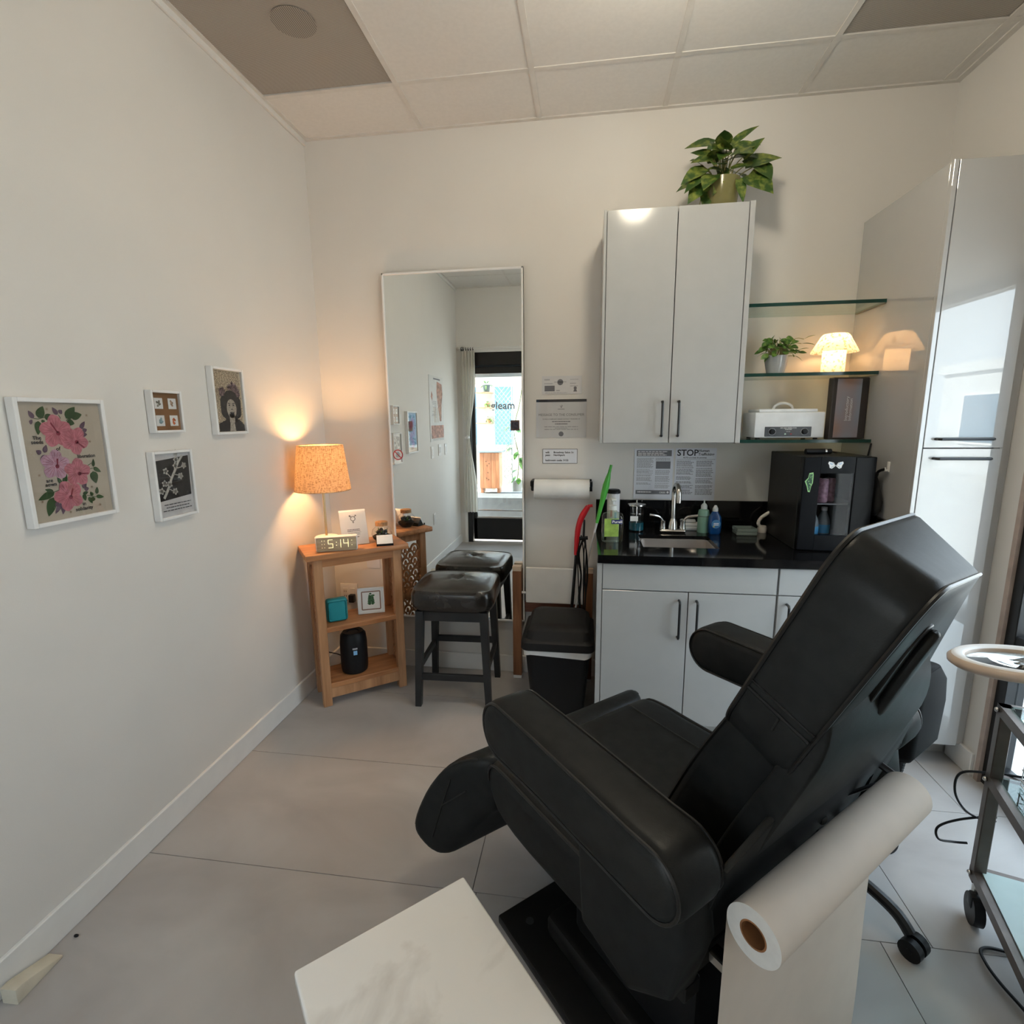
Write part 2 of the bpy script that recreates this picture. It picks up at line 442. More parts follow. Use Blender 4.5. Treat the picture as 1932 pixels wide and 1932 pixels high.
# street side glazing on the right wall
wdw = thing('window_1', '', 'x', (XR + .05, OY0, 0)); del wdw['label']; del wdw['category']; struct(wdw)
Lw = OY0 - OY1
f = MB(); fw = .05
for a, c_ in ((0, fw), (Lw - fw, Lw)): f.box((-.04, -a, 0), (.03, -c_, OZ), .003, 1)
for a, c_ in ((0, .10), (.60, .665), (OZ - fw, OZ)): f.box((-.036, -.002, a), (.026, -Lw + .002, c_), .003, 1)
f.build('window_frame', BLACKM, wdw)
for a, c_ in ((fw, Lw - fw),):
    for z0, z1 in ((.10, .60), (.665, OZ - fw)):
        MB().box((-.004, -a, z0), (.002, -c_, z1)).build('pane', GLASSP, wdw, 0)
CASE = M('window_casing_wood', (.42, .33, .28, 1), .5, var=.1)
struct(MB().box((XR - .004, OY0 + .018, 0), (XR + .012, OY0 - .004, OZ + .02)).box((XR - .004, OY0 + .018, OZ - .003), (XR + .012, OY1, OZ + .02)).build('trim_4', CASE, smooth=0))

# switches and outlets on the left wall (seen in the mirror)
def wallplate(name, lab, y, z, n, Mx=None, rocker=True, w_=.045):
    t = thing(name, lab, 'light switch' if rocker else 'power outlet', (0, 0, 0))
    Mx = onleft(y, z, .0005)
    MB().box((-w_, -.06, 0), (w_, .06, .006), .003, 2, Mx=Mx).build('plate', WHITE, t)
    for k in range(n):
        x = (k - (n - 1) / 2) * .042
        if rocker: MB().box((x - .014, -.03, .005), (x + .014, .03, .010), .002, 1, Mx=Mx).build('rocker', FRAMEW, t)
        else:
            MB().box((x - .016, -.045, .005), (x + .016, .045, .008), .002, 1, Mx=Mx).build('socket', FRAMEW, t)
    return t
wallplate('light_switch', 'single white light switch nearest the framed pictures, below the leg chart', -2.20, 1.185, 1)
wallplate('light_switch', 'white light switch in the middle of the three below the leg chart', -2.47, 1.195, 2, w_=.05)
wallplate('light_switch', 'white light switch nearest the curtain, below the leg chart', -2.70, 1.19, 1)
wallplate('power_outlet', 'white power outlet low on the left wall, seen in the mirror', -2.20, .51, 1, rocker=False)

# doorstop wedge by the left baseboard
ds = MB().prism([(0, 0), (.125, 0), (.125, .006), (.02, .045), (0, .045)], 'x', -.024, .024, .004, 2)
o = ds.build('door_stop', M('cream_rubber', (.62, .57, .46, 1), .6, var=.1)); o.location = (.046, -1.985, 0.0); o.rotation_euler = (0, 0, R(2))
tag(o, 'cream rubber wedge on the floor against the left baseboard', 'door stop')

# curtain on the door wall
cu = thing('curtain', 'cream curtain gathered with a tie beside the glass door', 'curtain', (.145, YF + .055, 0))
CURT, nt, b = new_mat('cream_curtain'); nt.nodes.remove(b); out = [n for n in nt.nodes if n.type == 'OUTPUT_MATERIAL'][0]
df = nt.nodes.new('ShaderNodeBsdfDiffuse'); tr = nt.nodes.new('ShaderNodeBsdfTranslucent'); mx = nt.nodes.new('ShaderNodeMixShader'); mx.inputs[0].default_value = .4
for n in (df, tr): n.inputs[0].default_value = (.80, .77, .71, 1)
nt.links.new(df.outputs[0], mx.inputs[1]); nt.links.new(tr.outputs[0], mx.inputs[2]); nt.links.new(mx.outputs[0], out.inputs[0])
vs = []; fs = []; NZ, NX = 40, 60
for i in range(NZ):
    z = .39 + (2.285 - .39) * i / (NZ - 1)
    d = abs(z - 1.295); k = min(1, d / .62); wdt = .022 + .060 * (k * k * (3 - 2 * k)) + .004
    cx = -.018 * (1 - k)
    for j in range(NX + 1):
        u = j / NX * 2 - 1
        vs.append((cx + u * wdt, .016 * sin(u * 15) * (.35 + .65 * k), z))
for i in range(NZ - 1):
    for j in range(NX): fs.append((i * (NX + 1) + j, i * (NX + 1) + j + 1, (i + 1) * (NX + 1) + j + 1, (i + 1) * (NX + 1) + j))
MB().add(vs, fs).build('drape', CURT, cu, 60)
MB().sphere((-.02, .015, 1.295), .03, sc=(1, .7, .8)).sphere((-.035, .025, 1.29), .018).sphere((-.01, .028, 1.30), .017).build('tie', WHITE, cu)
rd = thing('curtain_rod', 'thin curtain rod with black rings above the glass door', 'curtain rod', (.04, YF + .055, 2.313))
MB().cyl((0, 0, 0), (1.16, 0, 0), .006, n=10).cyl((.05, 0, 0), (.05, -.052, 0), .006, n=8).cyl((1.1, 0, 0), (1.1, -.052, 0), .006, n=8).build('rod', WHITE, rd)
MB().sphere((-.012, 0, 0), .016).build('finial', ACRYL, rd)
for k in range(6):
    MB().tube([(.03 + k * .028, .016 * sin(a) , .016 * cos(a) - .006) for a in [2 * pi * q / 14 for q in range(14)]], .0032, 6, True).build('ring', BLACKM, rd)
# ================================================================== FRAMED PICTURES ON THE LEFT WALL
def picture(name, lab, y0, y1, z0, z1, matm, fwid=.012, dep=.028):
    t = thing(name, lab, 'picture', (0, (y0 + y1) / 2, z0), 0, 'framed pictures on the left wall')
    h = z1 - z0; a = (y1 - y0) / 2
    f = MB()
    f.box((.001, -a, 0), (dep, -a + fwid, h), .0015, 1).box((.001, a - fwid, 0), (dep, a, h), .0015, 1)
    f.box((.001, -a + fwid, 0), (dep, a - fwid, fwid), .0015, 1).box((.001, -a + fwid, h - fwid), (dep, a - fwid, h), .0015, 1)
    f.build('frame', FRAMEW, t)
    MB().box((.001, -a + fwid, fwid), (.016, a - fwid, h - fwid)).build('print', matm, t, 0)
    MB().box((.0215, -a + fwid, fwid), (.0225, a - fwid, h - fwid)).build('glazing', ACRYL, t, 0)
    Mx = basis((.0165, 0, 0), (0, 1, 0), (0, 0, 1), (1, 0, 0))
    return t, Mx, a - fwid, h
def L2(Mx, dz): return Mx @ Matrix.Translation((0, 0, dz))
def petal(c, ang, l, w_, n=9):
    pts = []
    for i in range(n):
        t = i / (n - 1); pts.append((t * l, w_ * sin(pi * min(1, t ** .7)) ** .8 * (1 if t < 1 else 0)))
    pts = pts + [(x, -y) for x, y in pts[::-1][1:-1]]
    ca, sa = cos(ang), sin(ang)
    return [(c[0] + x * ca - y * sa, c[1] + x * sa + y * ca, 0) for x, y in pts]
def flat(mb, pts, Mx): mb.poly(pts, Mx)
def stroke(mb, p, q, w_, Mx):
    p = Vector(p); q = Vector(q); d = (q - p).normalized(); n_ = Vector((-d.y, d.x, 0)) * w_ / 2
    mb.poly([p - n_, q - n_, q + n_, p + n_], Mx)

BEIGE = M('beige_print', (.52, .455, .37, 1), .7, var=.03)
PINK = M('pink_ink', (.56, .20, .245, 1), .7, var=.16, scale=70); PINKD = M('dark_pink_ink', (.33, .055, .09, 1), .7, var=.2); PINKL = M('lilac_ink', (.53, .32, .42, 1), .7, var=.15, scale=70)
LEAFP = M('printed_leaf_green', (.045, .09, .032, 1), .7, var=.25); PLUM = M('plum_ink', (.14, .09, .13, 1), .7); TANINK = M('tan_ink', (.28, .20, .13, 1), .7)
t, Mx, a, h = picture('framed_poster', 'large white framed poster of pink hibiscus flowers with black lettering', -1.703, -1.437, 1.222, 1.580, BEIGE)
# print local coordinates: u across (-a..a), v up (0..h)
def uv(px, py):   # photo fraction inside the print
    return ((px - .5) * 2 * a, h - .012 - py * (h - .024))
FL= [(-0.022, 0.2646, 0.0434, 0), (0.03, 0.2369, 0.0384, 0), (-0.0395, 0.1701, 0.0396, 1), (0.0226, 0.1425, 0.0384, 0), (-0.015, 0.0766, 0.0413, 0)]
LVS= [(-0.0648, 0.3028, -0.0476, 0.3355, 0.022), (-0.0668, 0.2945, -0.0734, 0.256, 0.0176), (-0.0491, 0.3051, -0.0183, 0.3054, 0.0176), (-0.0589, 0.2924, -0.0483, 0.2946, 0.0088), (0.0133, 0.3014, 0.0448, 0.3351, 0.0242), (0.0275, 0.306, 0.0636, 0.3132, 0.022), (0.0146, 0.2927, 0.0368, 0.286, 0.0176), (-0.055, 0.0931, -0.1029, 0.076, 0.0187), (-0.0571, 0.0934, -0.0801, 0.1039, 0.011), (-0.06, 0.0784, -0.082, 0.0262, 0.0253), (0.0315, 0.0748, 0.0339, 0.0535, 0.0121), (0.0291, 0.0751, 0.0467, 0.0798, 0.0099), (0.0696, 0.0625, 0.0959, 0.0564, 0.011), (0.0729, 0.0692, 0.0779, 0.0911, 0.011), (0.06, 0.0662, 0.0527, 0.079, 0.0099), (0.0448, 0.0636, 0.0547, 0.0421, 0.011), (0.0619, 0.0612, 0.0542, 0.0481, 0.0132), (0.0709, 0.1403, 0.0766, 0.102, 0.0242), (0.0747, 0.1517, 0.0983, 0.1354, 0.0121), (0.0749, 0.1541, 0.0789, 0.1784, 0.0099), (-0.0242, 0.1136, -0.012, 0.1412, 0.0132), (-0.0308, 0.1143, -0.0405, 0.1341, 0.0099)]
BUD= [(-0.0781, 0.3017, -0.0894, 0.323), (-0.0824, 0.2903, -0.0918, 0.2944), (-0.0099, 0.312, -0.0226, 0.3331), (-0.005, 0.3164, 0.0049, 0.3253), (0.0515, 0.2702, 0.0698, 0.2928), (0.0579, 0.2634, 0.0731, 0.2689), (0.0518, 0.2521, 0.0714, 0.254), (-0.0734, 0.2045, -0.0865, 0.2136), (-0.0649, 0.2062, -0.0561, 0.2281), (-0.0618, 0.1975, -0.0796, 0.187), (-0.0417, 0.0581, -0.0624, 0.0304), (-0.033, 0.0568, -0.0412, 0.0245), (-0.0479, 0.0613, -0.0588, 0.0519), (0.0312, 0.0934, 0.045, 0.108), (0.0355, 0.0882, 0.0504, 0.091)]
STM= [(-0.0662, 0.2997, -0.0781, 0.3017), (-0.0662, 0.2997, -0.047, 0.3051), (-0.0024, 0.3013, -0.0077, 0.312), (0.0126, 0.2949, 0.0275, 0.306), (0.0423, 0.1476, 0.0732, 0.1495), (0.0364, 0.1492, 0.0713, 0.166), (0.0407, 0.07, 0.0693, 0.0601), (-0.0571, 0.0934, -0.0417, 0.0958), (0.0466, 0.2477, 0.0579, 0.2634), (-0.0263, 0.1149, -0.0228, 0.1067)]
TXT= [('The', -0.0914, 0.2434), ('seeds', -0.0973, 0.2318), ('of', -0.0316, 0.2104), ('liberation', 0.0279, 0.1841), ('are', -0.0744, 0.1222), ('sown', -0.0778, 0.1112), ('in', 0.0217, 0.0414), ('solidarity', -0.0028, 0.0274)]
STAR= [(-0.0381, 0.3274), (0.0784, 0.3107), (0.0767, 0.2313), (-0.0887, 0.1444), (0.0605, 0.0933), (-0.0924, 0.0702), (0.0792, 0.0347), (-0.0172, 0.0282)]
M1 = L2(Mx, .0002)
def leafshape(m, x0, y0, x1, y1, w_, MM):
    flat(m, petal((x0, y0), math.atan2(y1 - y0, x1 - x0), math.hypot(x1 - x0, y1 - y0), w_ * .55), MM)
lv = MB()
for k, q in enumerate(LVS): leafshape(lv, *q, L2(Mx, .0002 + k * .00001))
for x0, y0, x1, y1 in STM: stroke(lv, (x0, y0, 0), (x1, y1, 0), .0018, M1)
lv.build('leaf_print', LEAFP, t, 0)
bd = MB()
for k, (x0, y0, x1, y1) in enumerate(BUD): leafshape(bd, x0, y0, x1, y1, .0125, L2(Mx, .00022 + k * .00001))
bd.build('bud_print', PLUM, t, 0)
for k, (cx, cy, r, ti) in enumerate(FL):
    m = MB(); off = (20, 55, 80, 10, 35)[k]
    for q in range(5):
        an = R(off + 72 * q); c = (cx + cos(an) * r * .52, cy + sin(an) * r * .55); pts = []
        for i in range(18):
            e = 2 * pi * i / 18; lx, ly = r * .56 * cos(e) * (1 + .05 * sin(5 * e)), r * .47 * sin(e); pts.append((c[0] + lx * cos(an) - ly * sin(an), c[1] + lx * sin(an) + ly * cos(an), 0))
        flat(m, pts, L2(Mx, .0005 + .0001 * k + .00001 * q))
    m.build('flower_print', PINKL if ti else PINK, t, 0)
    m = MB(); M2 = L2(Mx, .0011 + .0001 * k)
    for q in range(5):
        for e in (-22, -8, 8, 22):
            an = R(off + 72 * q + e); stroke(m, (cx + cos(an) * r * .2, cy + sin(an) * r * .2, 0), (cx + cos(an) * r * .92, cy + sin(an) * r * .92, 0), .0007, M2)
    px_, py_ = cx + r * .1, cy - r * .12
    m.lathe([(0, 0), (r * .15, 0)], 14, (px_, py_, 0), M2); stroke(m, (px_, py_, 0), (px_ + (-.4, .55, .1, .75, .25)[k] * r, py_ + (.7, -.5, .55, -.05, .6)[k] * r, 0), .0045, M2)
    m.build('stamen_print', PINKD, t, 0)
st = MB()
for c in STAR:
    for q in range(3): stroke(st, (c[0] - .0045 * cos(q * 1.05), c[1] - .0045 * sin(q * 1.05), 0), (c[0] + .0045 * cos(q * 1.05), c[1] + .0045 * sin(q * 1.05), 0), .0011, M1)
st.build('star_print', TANINK, t, 0)
tx = MB()
for s_, u, v in TXT: tx.text(s_, .0150, L2(Mx, .0020) @ Matrix.Translation((u, v, 0)), bold=True)
tx.build('lettering', INK, t, 0)

t, Mx, a, h = picture('framed_prints', 'small white framed set of four tiny stamps on brown card', -1.252, -1.111, 1.472, 1.622, CARD, .009)
STC = [M('stamp_grey', (.20, .19, .16, 1), .8, var=.6, scale=160), M('stamp_tan', (.40, .27, .19, 1), .8, var=.5, scale=160), M('stamp_blue', (.25, .38, .42, 1), .8, var=.4, scale=160), M('stamp_red', (.55, .14, .05, 1), .8, var=.5, scale=160)]
for k, (cx, cy) in enumerate([(-.031, .104), (.031, .104), (-.031, .043), (.031, .043)]):
    m = MB().box((cx - .0185, cy - .019, 0), (cx + .0185, cy + .019, .001), Mx=Mx); o = m.build('stamp', PAPER, t, 0)
    m = MB()
    for q in range(7): flat(m, petal((cx + random.uniform(-.005, .005), cy + random.uniform(-.006, .006)), random.uniform(0, 6.3), .010, .0045), L2(Mx, .0012 + q * .00005))
    m.build('stamp_image', STC[k], o, 0)

t, Mx, a, h = picture('framed_portrait', 'white framed black and white portrait of a person wearing a flower crown over printed lines', -.938, -.738, 1.456, 1.733, M('aged_paper', (.72, .60, .44, 1), .7, var=.04), .011)
m = MB(); textlines(m, -a + .004, a - .004, h - .016, 42, .006, .0028, L2(Mx, .0002), .03); m.build('text_print', M('sepia_ink', (.16, .11, .07, 1), .7), t, 0)
m = MB(); M2 = L2(Mx, .0005)
hair = []
for i in range(40):
    an = 2 * pi * i / 40; r = 1 + .05 * random.uniform(-1, 1)
    hair.append((.012 + .066 * cos(an) * r, .128 + .056 * sin(an) * r - (.02 if sin(an) < 0 else 0), 0))
flat(m, hair, M2)
flat(m, [(-.072, .012, 0), (.094, .012, 0), (.094, .035, 0), (.058, .062, 0), (.03, .066, 0), (.012, .03, 0), (-.012, .066, 0), (-.035, .058, 0), (-.072, .045, 0)], M2)
m.build('hair_print', M('charcoal_print', (.045, .04, .04, 1), .7, var=.3, scale=90), t, 0)
m = MB(); M3 = L2(Mx, .0008)
flat(m, [(.014 + .031 * cos(2 * pi * i / 24), .108 + .040 * sin(2 * pi * i / 24), 0) for i in range(24)], M3)
flat(m, [(-.004, .05, 0), (.028, .05, 0), (.03, .085, 0), (-.004, .085, 0)], M3); flat(m, [(-.01, .013, 0), (.03, .013, 0), (.024, .05, 0), (-.002, .05, 0)], M3)
m.build('face_print', M('pale_grey_print', (.46, .41, .35, 1), .7, var=.25, scale=120), t, 0)
m = MB(); M4 = L2(Mx, .0011)
for s_ in (-1, 1):
    flat(m, [(.014 + s_ * .013 + .006 * cos(q), .122 + .0028 * sin(q), 0) for q in [2 * pi * i / 10 for i in range(10)]], M4)
    stroke(m, (.014 + s_ * .005, .128, 0), (.014 + s_ * .022, .131, 0), .0028, M4)
stroke(m, (.010, .105, 0), (.020, .105, 0), .0035, M4)
flat(m, [(.000, .094, 0), (.030, .094, 0), (.024, .083, 0), (.014, .079, 0), (.006, .083, 0)], M4)
for i in range(9): stroke(m, (.05 + i * .005, .015, 0), (.042 + i * .005, .05 - abs(i - 3) * .003, 0), .0016, M4); stroke(m, (-.07 + i * .006, .015, 0), (-.064 + i * .006, .045, 0), .0016, M4)
m.build('feature_print', INK, t, 0)
m = MB()
for i in range(26):
    an = random.uniform(.25, 2.9); r = random.uniform(.85, 1.35)
    c = (.008 + .055 * cos(an) * r * .9, .155 + .045 * sin(an) * r)
    for q in range(5): flat(m, petal(c, q * 1.256 + i, .012, .005), L2(Mx, .0012 + i * .00003))
m.build('flower_crown_print', M('dusty_mauve_print', (.27, .185, .20, 1), .7, var=.6, scale=140), t, 0)

t, Mx, a, h = picture('framed_print', 'white framed print of a pale blossoming branch on black above typed lines', -1.279, -1.092, 1.158, 1.407, M('soft_white_print', (.63, .62, .63, 1), .6), .010)
m = MB(); flat(m, [(-a + .006, .068, 0), (a - .006, .078, 0), (a - .002, h - .022, 0), (-a + .008, h - .034, 0)], L2(Mx, .0002)); m.build('dark_print', M('charcoal_block', (.026, .023, .023, 1), .6, var=.3, scale=40), t, 0)
m = MB(); M2 = L2(Mx, .0005)
P_ = [(-.055, .078), (-.03, .112), (-.012, .145), (.012, .178), (.03, .205), (.052, h - .022)]
for p, q, w_ in zip(P_, P_[1:], (.011, .010, .010, .009, .009)): stroke(m, (*p, 0), (*q, 0), w_, M2)
for p, q in [((-.012, .150), (-.03, .170)), ((.0, .162), (.03, .155)), ((.015, .182), (.05, .186)), ((.028, .205), (.022, .232)), ((-.04, .10), (-.06, .108)), ((-.03, .112), (-.005, .098))]: stroke(m, (*p, 0), (*q, 0), .003, M2)
for k, (cx, cy) in enumerate([(-.034, .176), (.034, .152), (.055, .190), (.02, .214), (.022, .240), (-.062, .106), (.0, .098), (-.022, .126), (.014, .192), (-.045, .132)]):
    for q in range(5): flat(m, petal((cx, cy), q * 1.256 + k, .014, .0055), L2(Mx, .0006 + k * .00003))
m.build('branch_print', M('pale_print', (.55, .53, .49, 1), .6, var=.1), t, 0)
m = MB(); textlines(m, -.058, .07, .055, 1, .01, .003, M2, 0); textlines(m, -.05, .06, .044, 1, .01, .003, M2, 0); textlines(m, -.066, .072, .033, 1, .01, .003, M2, 0); m.build('typed_print', INK, t, 0)

# leg chart farther along the left wall, visible in the mirror
t = thing('wall_chart', 'tall anatomical leg chart on the left wall, seen in the mirror', 'poster', (0, -2.41, 1.29))
MB().box((.001, -.25, 0), (.004, .25, .65)).build('sheet', M('chart_paper', (.66, .65, .62, 1), .5), t, 0)
Mx = basis((.0045, 0, 0), (0, 1, 0), (0, 0, 1), (1, 0, 0))
ANAT = M('muscle_red_ink', (.42, .21, .15, 1), .6, var=.5, scale=30); ANAT2 = M('bone_tan_ink', (.48, .36, .24, 1), .6)
m = MB()
flat(m, [(-.20, .58, 0), (-.02, .60, 0), (.0, .50, 0), (-.04, .34, 0), (-.09, .2, 0), (-.15, .2, 0), (-.17, .36, 0), (-.22, .48, 0)], Mx)
flat(m, [(-.23, .03, 0), (.22, .03, 0), (.22, .16, 0), (-.23, .16, 0)], Mx)
flat(m, [(.14, .46, 0), (.18, .50, 0), (.2, .44, 0), (.16, .40, 0)], Mx); m.build('muscle_print', ANAT, t, 0)
m = MB()
for i in range(5): stroke(m, (-.19 + i * .04, .58, 0), (-.13 + i * .012, .24, 0), .006, L2(Mx, .0003))
for x in (-.02, .05, .1): stroke(m, (x, .19, 0), (x + .01, .34, 0), .018, L2(Mx, .0003))
m.build('bone_print', ANAT2, t, 0)
m = MB(); stroke(m, (-.14, .622, 0), (.10, .622, 0), .014, L2(Mx, .0003)); textlines(m, .02, .2, .40, 12, .014, .004, L2(Mx, .0003), .7); textlines(m, -.22, .2, .024, 2, .01, .003, L2(Mx, .0003)); m.build('caption_print', INKG, t, 0)

# ================================================================== MIRROR
t = thing('wall_mirror', 'tall frameless looking mirror with a thin white edge on the back wall', 'mirror', (.798, 0, .33))
a, h = .389, 1.964
MB().box((-a, -.028, 0), (a, -.002, h)).build('backing', WHITE, t, 0)
MB().box((-a + .011, -.030, .010), (a - .011, -.0285, h - .011)).build('mirror_glass', MIRR, t, 0)
f = MB()
for p, q in (((-a, -.036, 0), (-a + .011, -.002, h)), ((a - .011, -.036, 0), (a, -.002, h)), ((-a, -.036, h - .011), (a, -.002, h)), ((-a, -.036, 0), (a, -.002, .010))): f.box(p, q, .002, 1)
f.build('frame', FRAMEW, t)
sk = MB(); Mx = basis((.456 - .798, -.0306, 1.312 - .33), (1, 0, 0), (0, 0, 1), (0, -1, 0))
ring = lambda r, z: [(r * cos(2 * pi * i / 32), r * sin(2 * pi * i / 32), z) for i in range(32)]
sk.mat(0).poly(ring(.031, 0), Mx)
sk.mat(1)
for i in range(32):
    a0, a1 = 2 * pi * i / 32, 2 * pi * (i + 1) / 32
    sk.poly([(.030 * cos(a0), .030 * sin(a0), .0006), (.030 * cos(a1), .030 * sin(a1), .0006), (.0245 * cos(a1), .0245 * sin(a1), .0006), (.0245 * cos(a0), .0245 * sin(a0), .0006)], Mx)
stroke(sk, (-.019, .019, .0007), (.019, -.019, .0007), .0052, Mx)
sk.mat(2).poly([(-.011, -.014, .0004), (.009, -.014, .0004), (.012, .004, .0004), (.004, .017, .0004), (-.006, .015, .0004), (-.013, .0, .0004)], Mx)
sk.build('prohibition_sticker', [PAPERB, M('sign_red', (.42, .02, .035, 1), .5), M('sign_blue_grey', (.30, .42, .50, 1), .5)], t, 0)['label'] = 'round red prohibition sticker'

# ================================================================== BOOKCASE AND WHAT STANDS ON IT
BK = thing('corner_bookcase', 'small wooden bookcase with fretwork sides standing in the corner', 'bookcase', (.168, -.537, 0), 38)
BW, BD, BH = .458, .225, .845
PW = .045
for x in (0, BW - PW):
    for y in (0, BD - PW):
        MB().box((x, y, 0), (x + PW, y + PW, BH - .03), .003, 1).build('post', WOODP, BK)
MB().box((-.036, -.03, BH - .03), (BW + .036, BD + .02, BH), .004, 2).build('top_board', WOODX, BK)
MB().box((PW, .004, BH - .075), (BW - PW, .024, BH - .03)).box((PW, BD - .024, BH - .075), (BW - PW, BD - .004, BH - .03)).build('apron', WOODX, BK, 0)
for z in (.125, .44):
    MB().box((PW * .5, .003, z - .028), (BW - PW * .5, BD - .003, z), .003, 1).build('shelf', WOODX, BK)
MB().box((PW, .004, .045), (BW - PW, .024, .098)).build('bottom_rail', WOODP, BK, 0)
def fret(x):
    # side panel with fan shaped cut outs
    m = MB(); y0, y1 = PW, BD - PW; z0, z1 = .10, BH - .03; th = .012
    m.box((x, y0, z0), (x + th, y1, z0 + .02)); m.box((x, y0, z1 - .05), (x + th, y1, z1)); m.box((x, y0, .40), (x + th, y1, .44))
    wd = (y1 - y0) / 2; k = 0; z = z0 + .02
    while z < z1 - .08:
        for c in range(3):
            yc = y0 + (c - (0 if k % 2 else .5)) * wd + wd * .5
            pts = []
            for i in range(13):
                an = pi * i / 12; pts.append((yc + wd * .5 * cos(an), z + .052 * sin(an)))
            inner = [(yc + (q[0] - yc) * .76, z + (q[1] - z) * .74) for q in pts]
            for i in range(12):
                q = [pts[i], pts[i + 1], inner[i + 1], inner[i]]
                q = [(min(max(p[0], y0), y1), p[1]) for p in q]
                if abs(q[0][0] - q[1][0]) + abs(q[2][0] - q[3][0]) + abs(q[0][1] - q[1][1]) < 1e-4: continue
                v = [(x, *p) for p in q] + [(x + th, *p) for p in q]
                m.add(v, [(0, 1, 2, 3), (4, 7, 6, 5), (0, 4, 5, 1), (1, 5, 6, 2), (2, 6, 7, 3), (3, 7, 4, 0)])
            ri = [(yc + wd * .13 * cos(pi * i / 6), z + .030 * sin(pi * i / 6)) for i in range(7)]
            ri = [(min(max(p[0], y0), y1), p[1]) for p in ri]
            if ri[0][0] - ri[-1][0] > .003: m.prism(ri, 'x', x, x + th)
        z += .0385; k += 1
    return m
for x in (.008, BW - .020): fret(x).build('fretwork_side', WOODZ, BK, 0)
def bk(x, y, z=BH): return Matrix.Translation((.168, -.537, 0)) @ Matrix.Rotation(R(38), 4, 'Z') @ Vector((x, y, z))

# table lamp
LINEN, nt, b = new_mat('linen_shade')
for n in [b]: nt.nodes.remove(n)
out = [n for n in nt.nodes if n.type == 'OUTPUT_MATERIAL'][0]
tc = nt.nodes.new('ShaderNodeTexCoord'); mp1 = nt.nodes.new('ShaderNodeMapping'); mp1.inputs['Scale'].default_value = (60, 60, 420)
na = nt.nodes.new('ShaderNodeTexNoise'); na.inputs['Scale'].default_value = 1; na.inputs['Detail'].default_value = 3
mp2 = nt.nodes.new('ShaderNodeMapping'); mp2.inputs['Scale'].default_value = (330, 330, 30)
nb = nt.nodes.new('ShaderNodeTexNoise'); nb.inputs['Scale'].default_value = 1; nb.inputs['Detail'].default_value = 3
ad = nt.nodes.new('ShaderNodeMath'); ad.operation = 'ADD'; rp = nt.nodes.new('ShaderNodeValToRGB')
rp.color_ramp.elements[0].position = .85; rp.color_ramp.elements[0].color = (.46, .31, .17, 1); rp.color_ramp.elements[1].position = 1.15; rp.color_ramp.elements[1].color = (.88, .74, .54, 1)
L = nt.links
L.new(tc.outputs['Object'], mp1.inputs[0]); L.new(tc.outputs['Object'], mp2.inputs[0]); L.new(mp1.outputs[0], na.inputs['Vector']); L.new(mp2.outputs[0], nb.inputs['Vector'])
L.new(na.outputs[0], ad.inputs[0]); L.new(nb.outputs[0], ad.inputs[1]); L.new(ad.outputs[0], rp.inputs[0])
df = nt.nodes.new('ShaderNodeBsdfDiffuse'); tr = nt.nodes.new('ShaderNodeBsdfTranslucent'); mx = nt.nodes.new('ShaderNodeMixShader'); mx.inputs[0].default_value = .62
L.new(rp.outputs[0], df.inputs[0]); L.new(rp.outputs[0], tr.inputs[0]); L.new(df.outputs[0], mx.inputs[1]); L.new(tr.outputs[0], mx.inputs[2]); L.new(mx.outputs[0], out.inputs[0])
LX, LY = .150, -.345
t = thing('table_lamp', 'lit table lamp with an oatmeal linen shade and brass stem on the bookcase', 'table lamp', (LX, LY, BH))
MB().lathe([(0, 0), (.058, 0), (.058, .016), (0, .016)], 32).build('base_ring', BRASS, t)
MB().lathe([(0, .016), (.062, .016), (.062, .048), (.058, .052), (0, .052)], 32).build('base', WHITE, t)
MB().cyl((0, 0, .05), (0, 0, .42), .0065, n=12).build('stem', BRASS, t)
sh = MB(); sh.lathe([(.143, .302), (.116, .538), (.113, .538), (.140, .302), (.143, .302)], 48); sh.build('lamp_shade', LINEN, t, 50)
MB().tube([(.1415 * cos(q), .1415 * sin(q), .303) for q in [2 * pi * i / 40 for i in range(40)]], .002, 6, True).tube([(.1145 * cos(q), .1145 * sin(q), .538) for q in [2 * pi * i / 40 for i in range(40)]], .002, 6, True).cyl((-.114, 0, .53), (.114, 0, .53), .0015, n=6).cyl((0, 0, .40), (0, 0, .532), .0025, n=6).build('shade_ring', BRASS, t)
BULB = M('warm_bulb', (.9, .8, .6, 1), .4, emit=(1, .60, .26, 1), es=14)
MB().sphere((.0, 0, .45), .028, sc=(1, 1, 1.15)).build('bulb', BULB, t)
def plight(name, loc, power, col, r, parent=None):
    l = bpy.data.lights.new(name, 'POINT'); l.energy = power; l.color = col; l.shadow_soft_size = r
    o = bpy.data.objects.new(name, l); C.objects.link(o); o.location = loc
    if parent: o.parent = parent
    return o
LAMP1 = plight('bulb_light', (.0, 0, .45), 36.0, (1, .54, .22), .034, t)

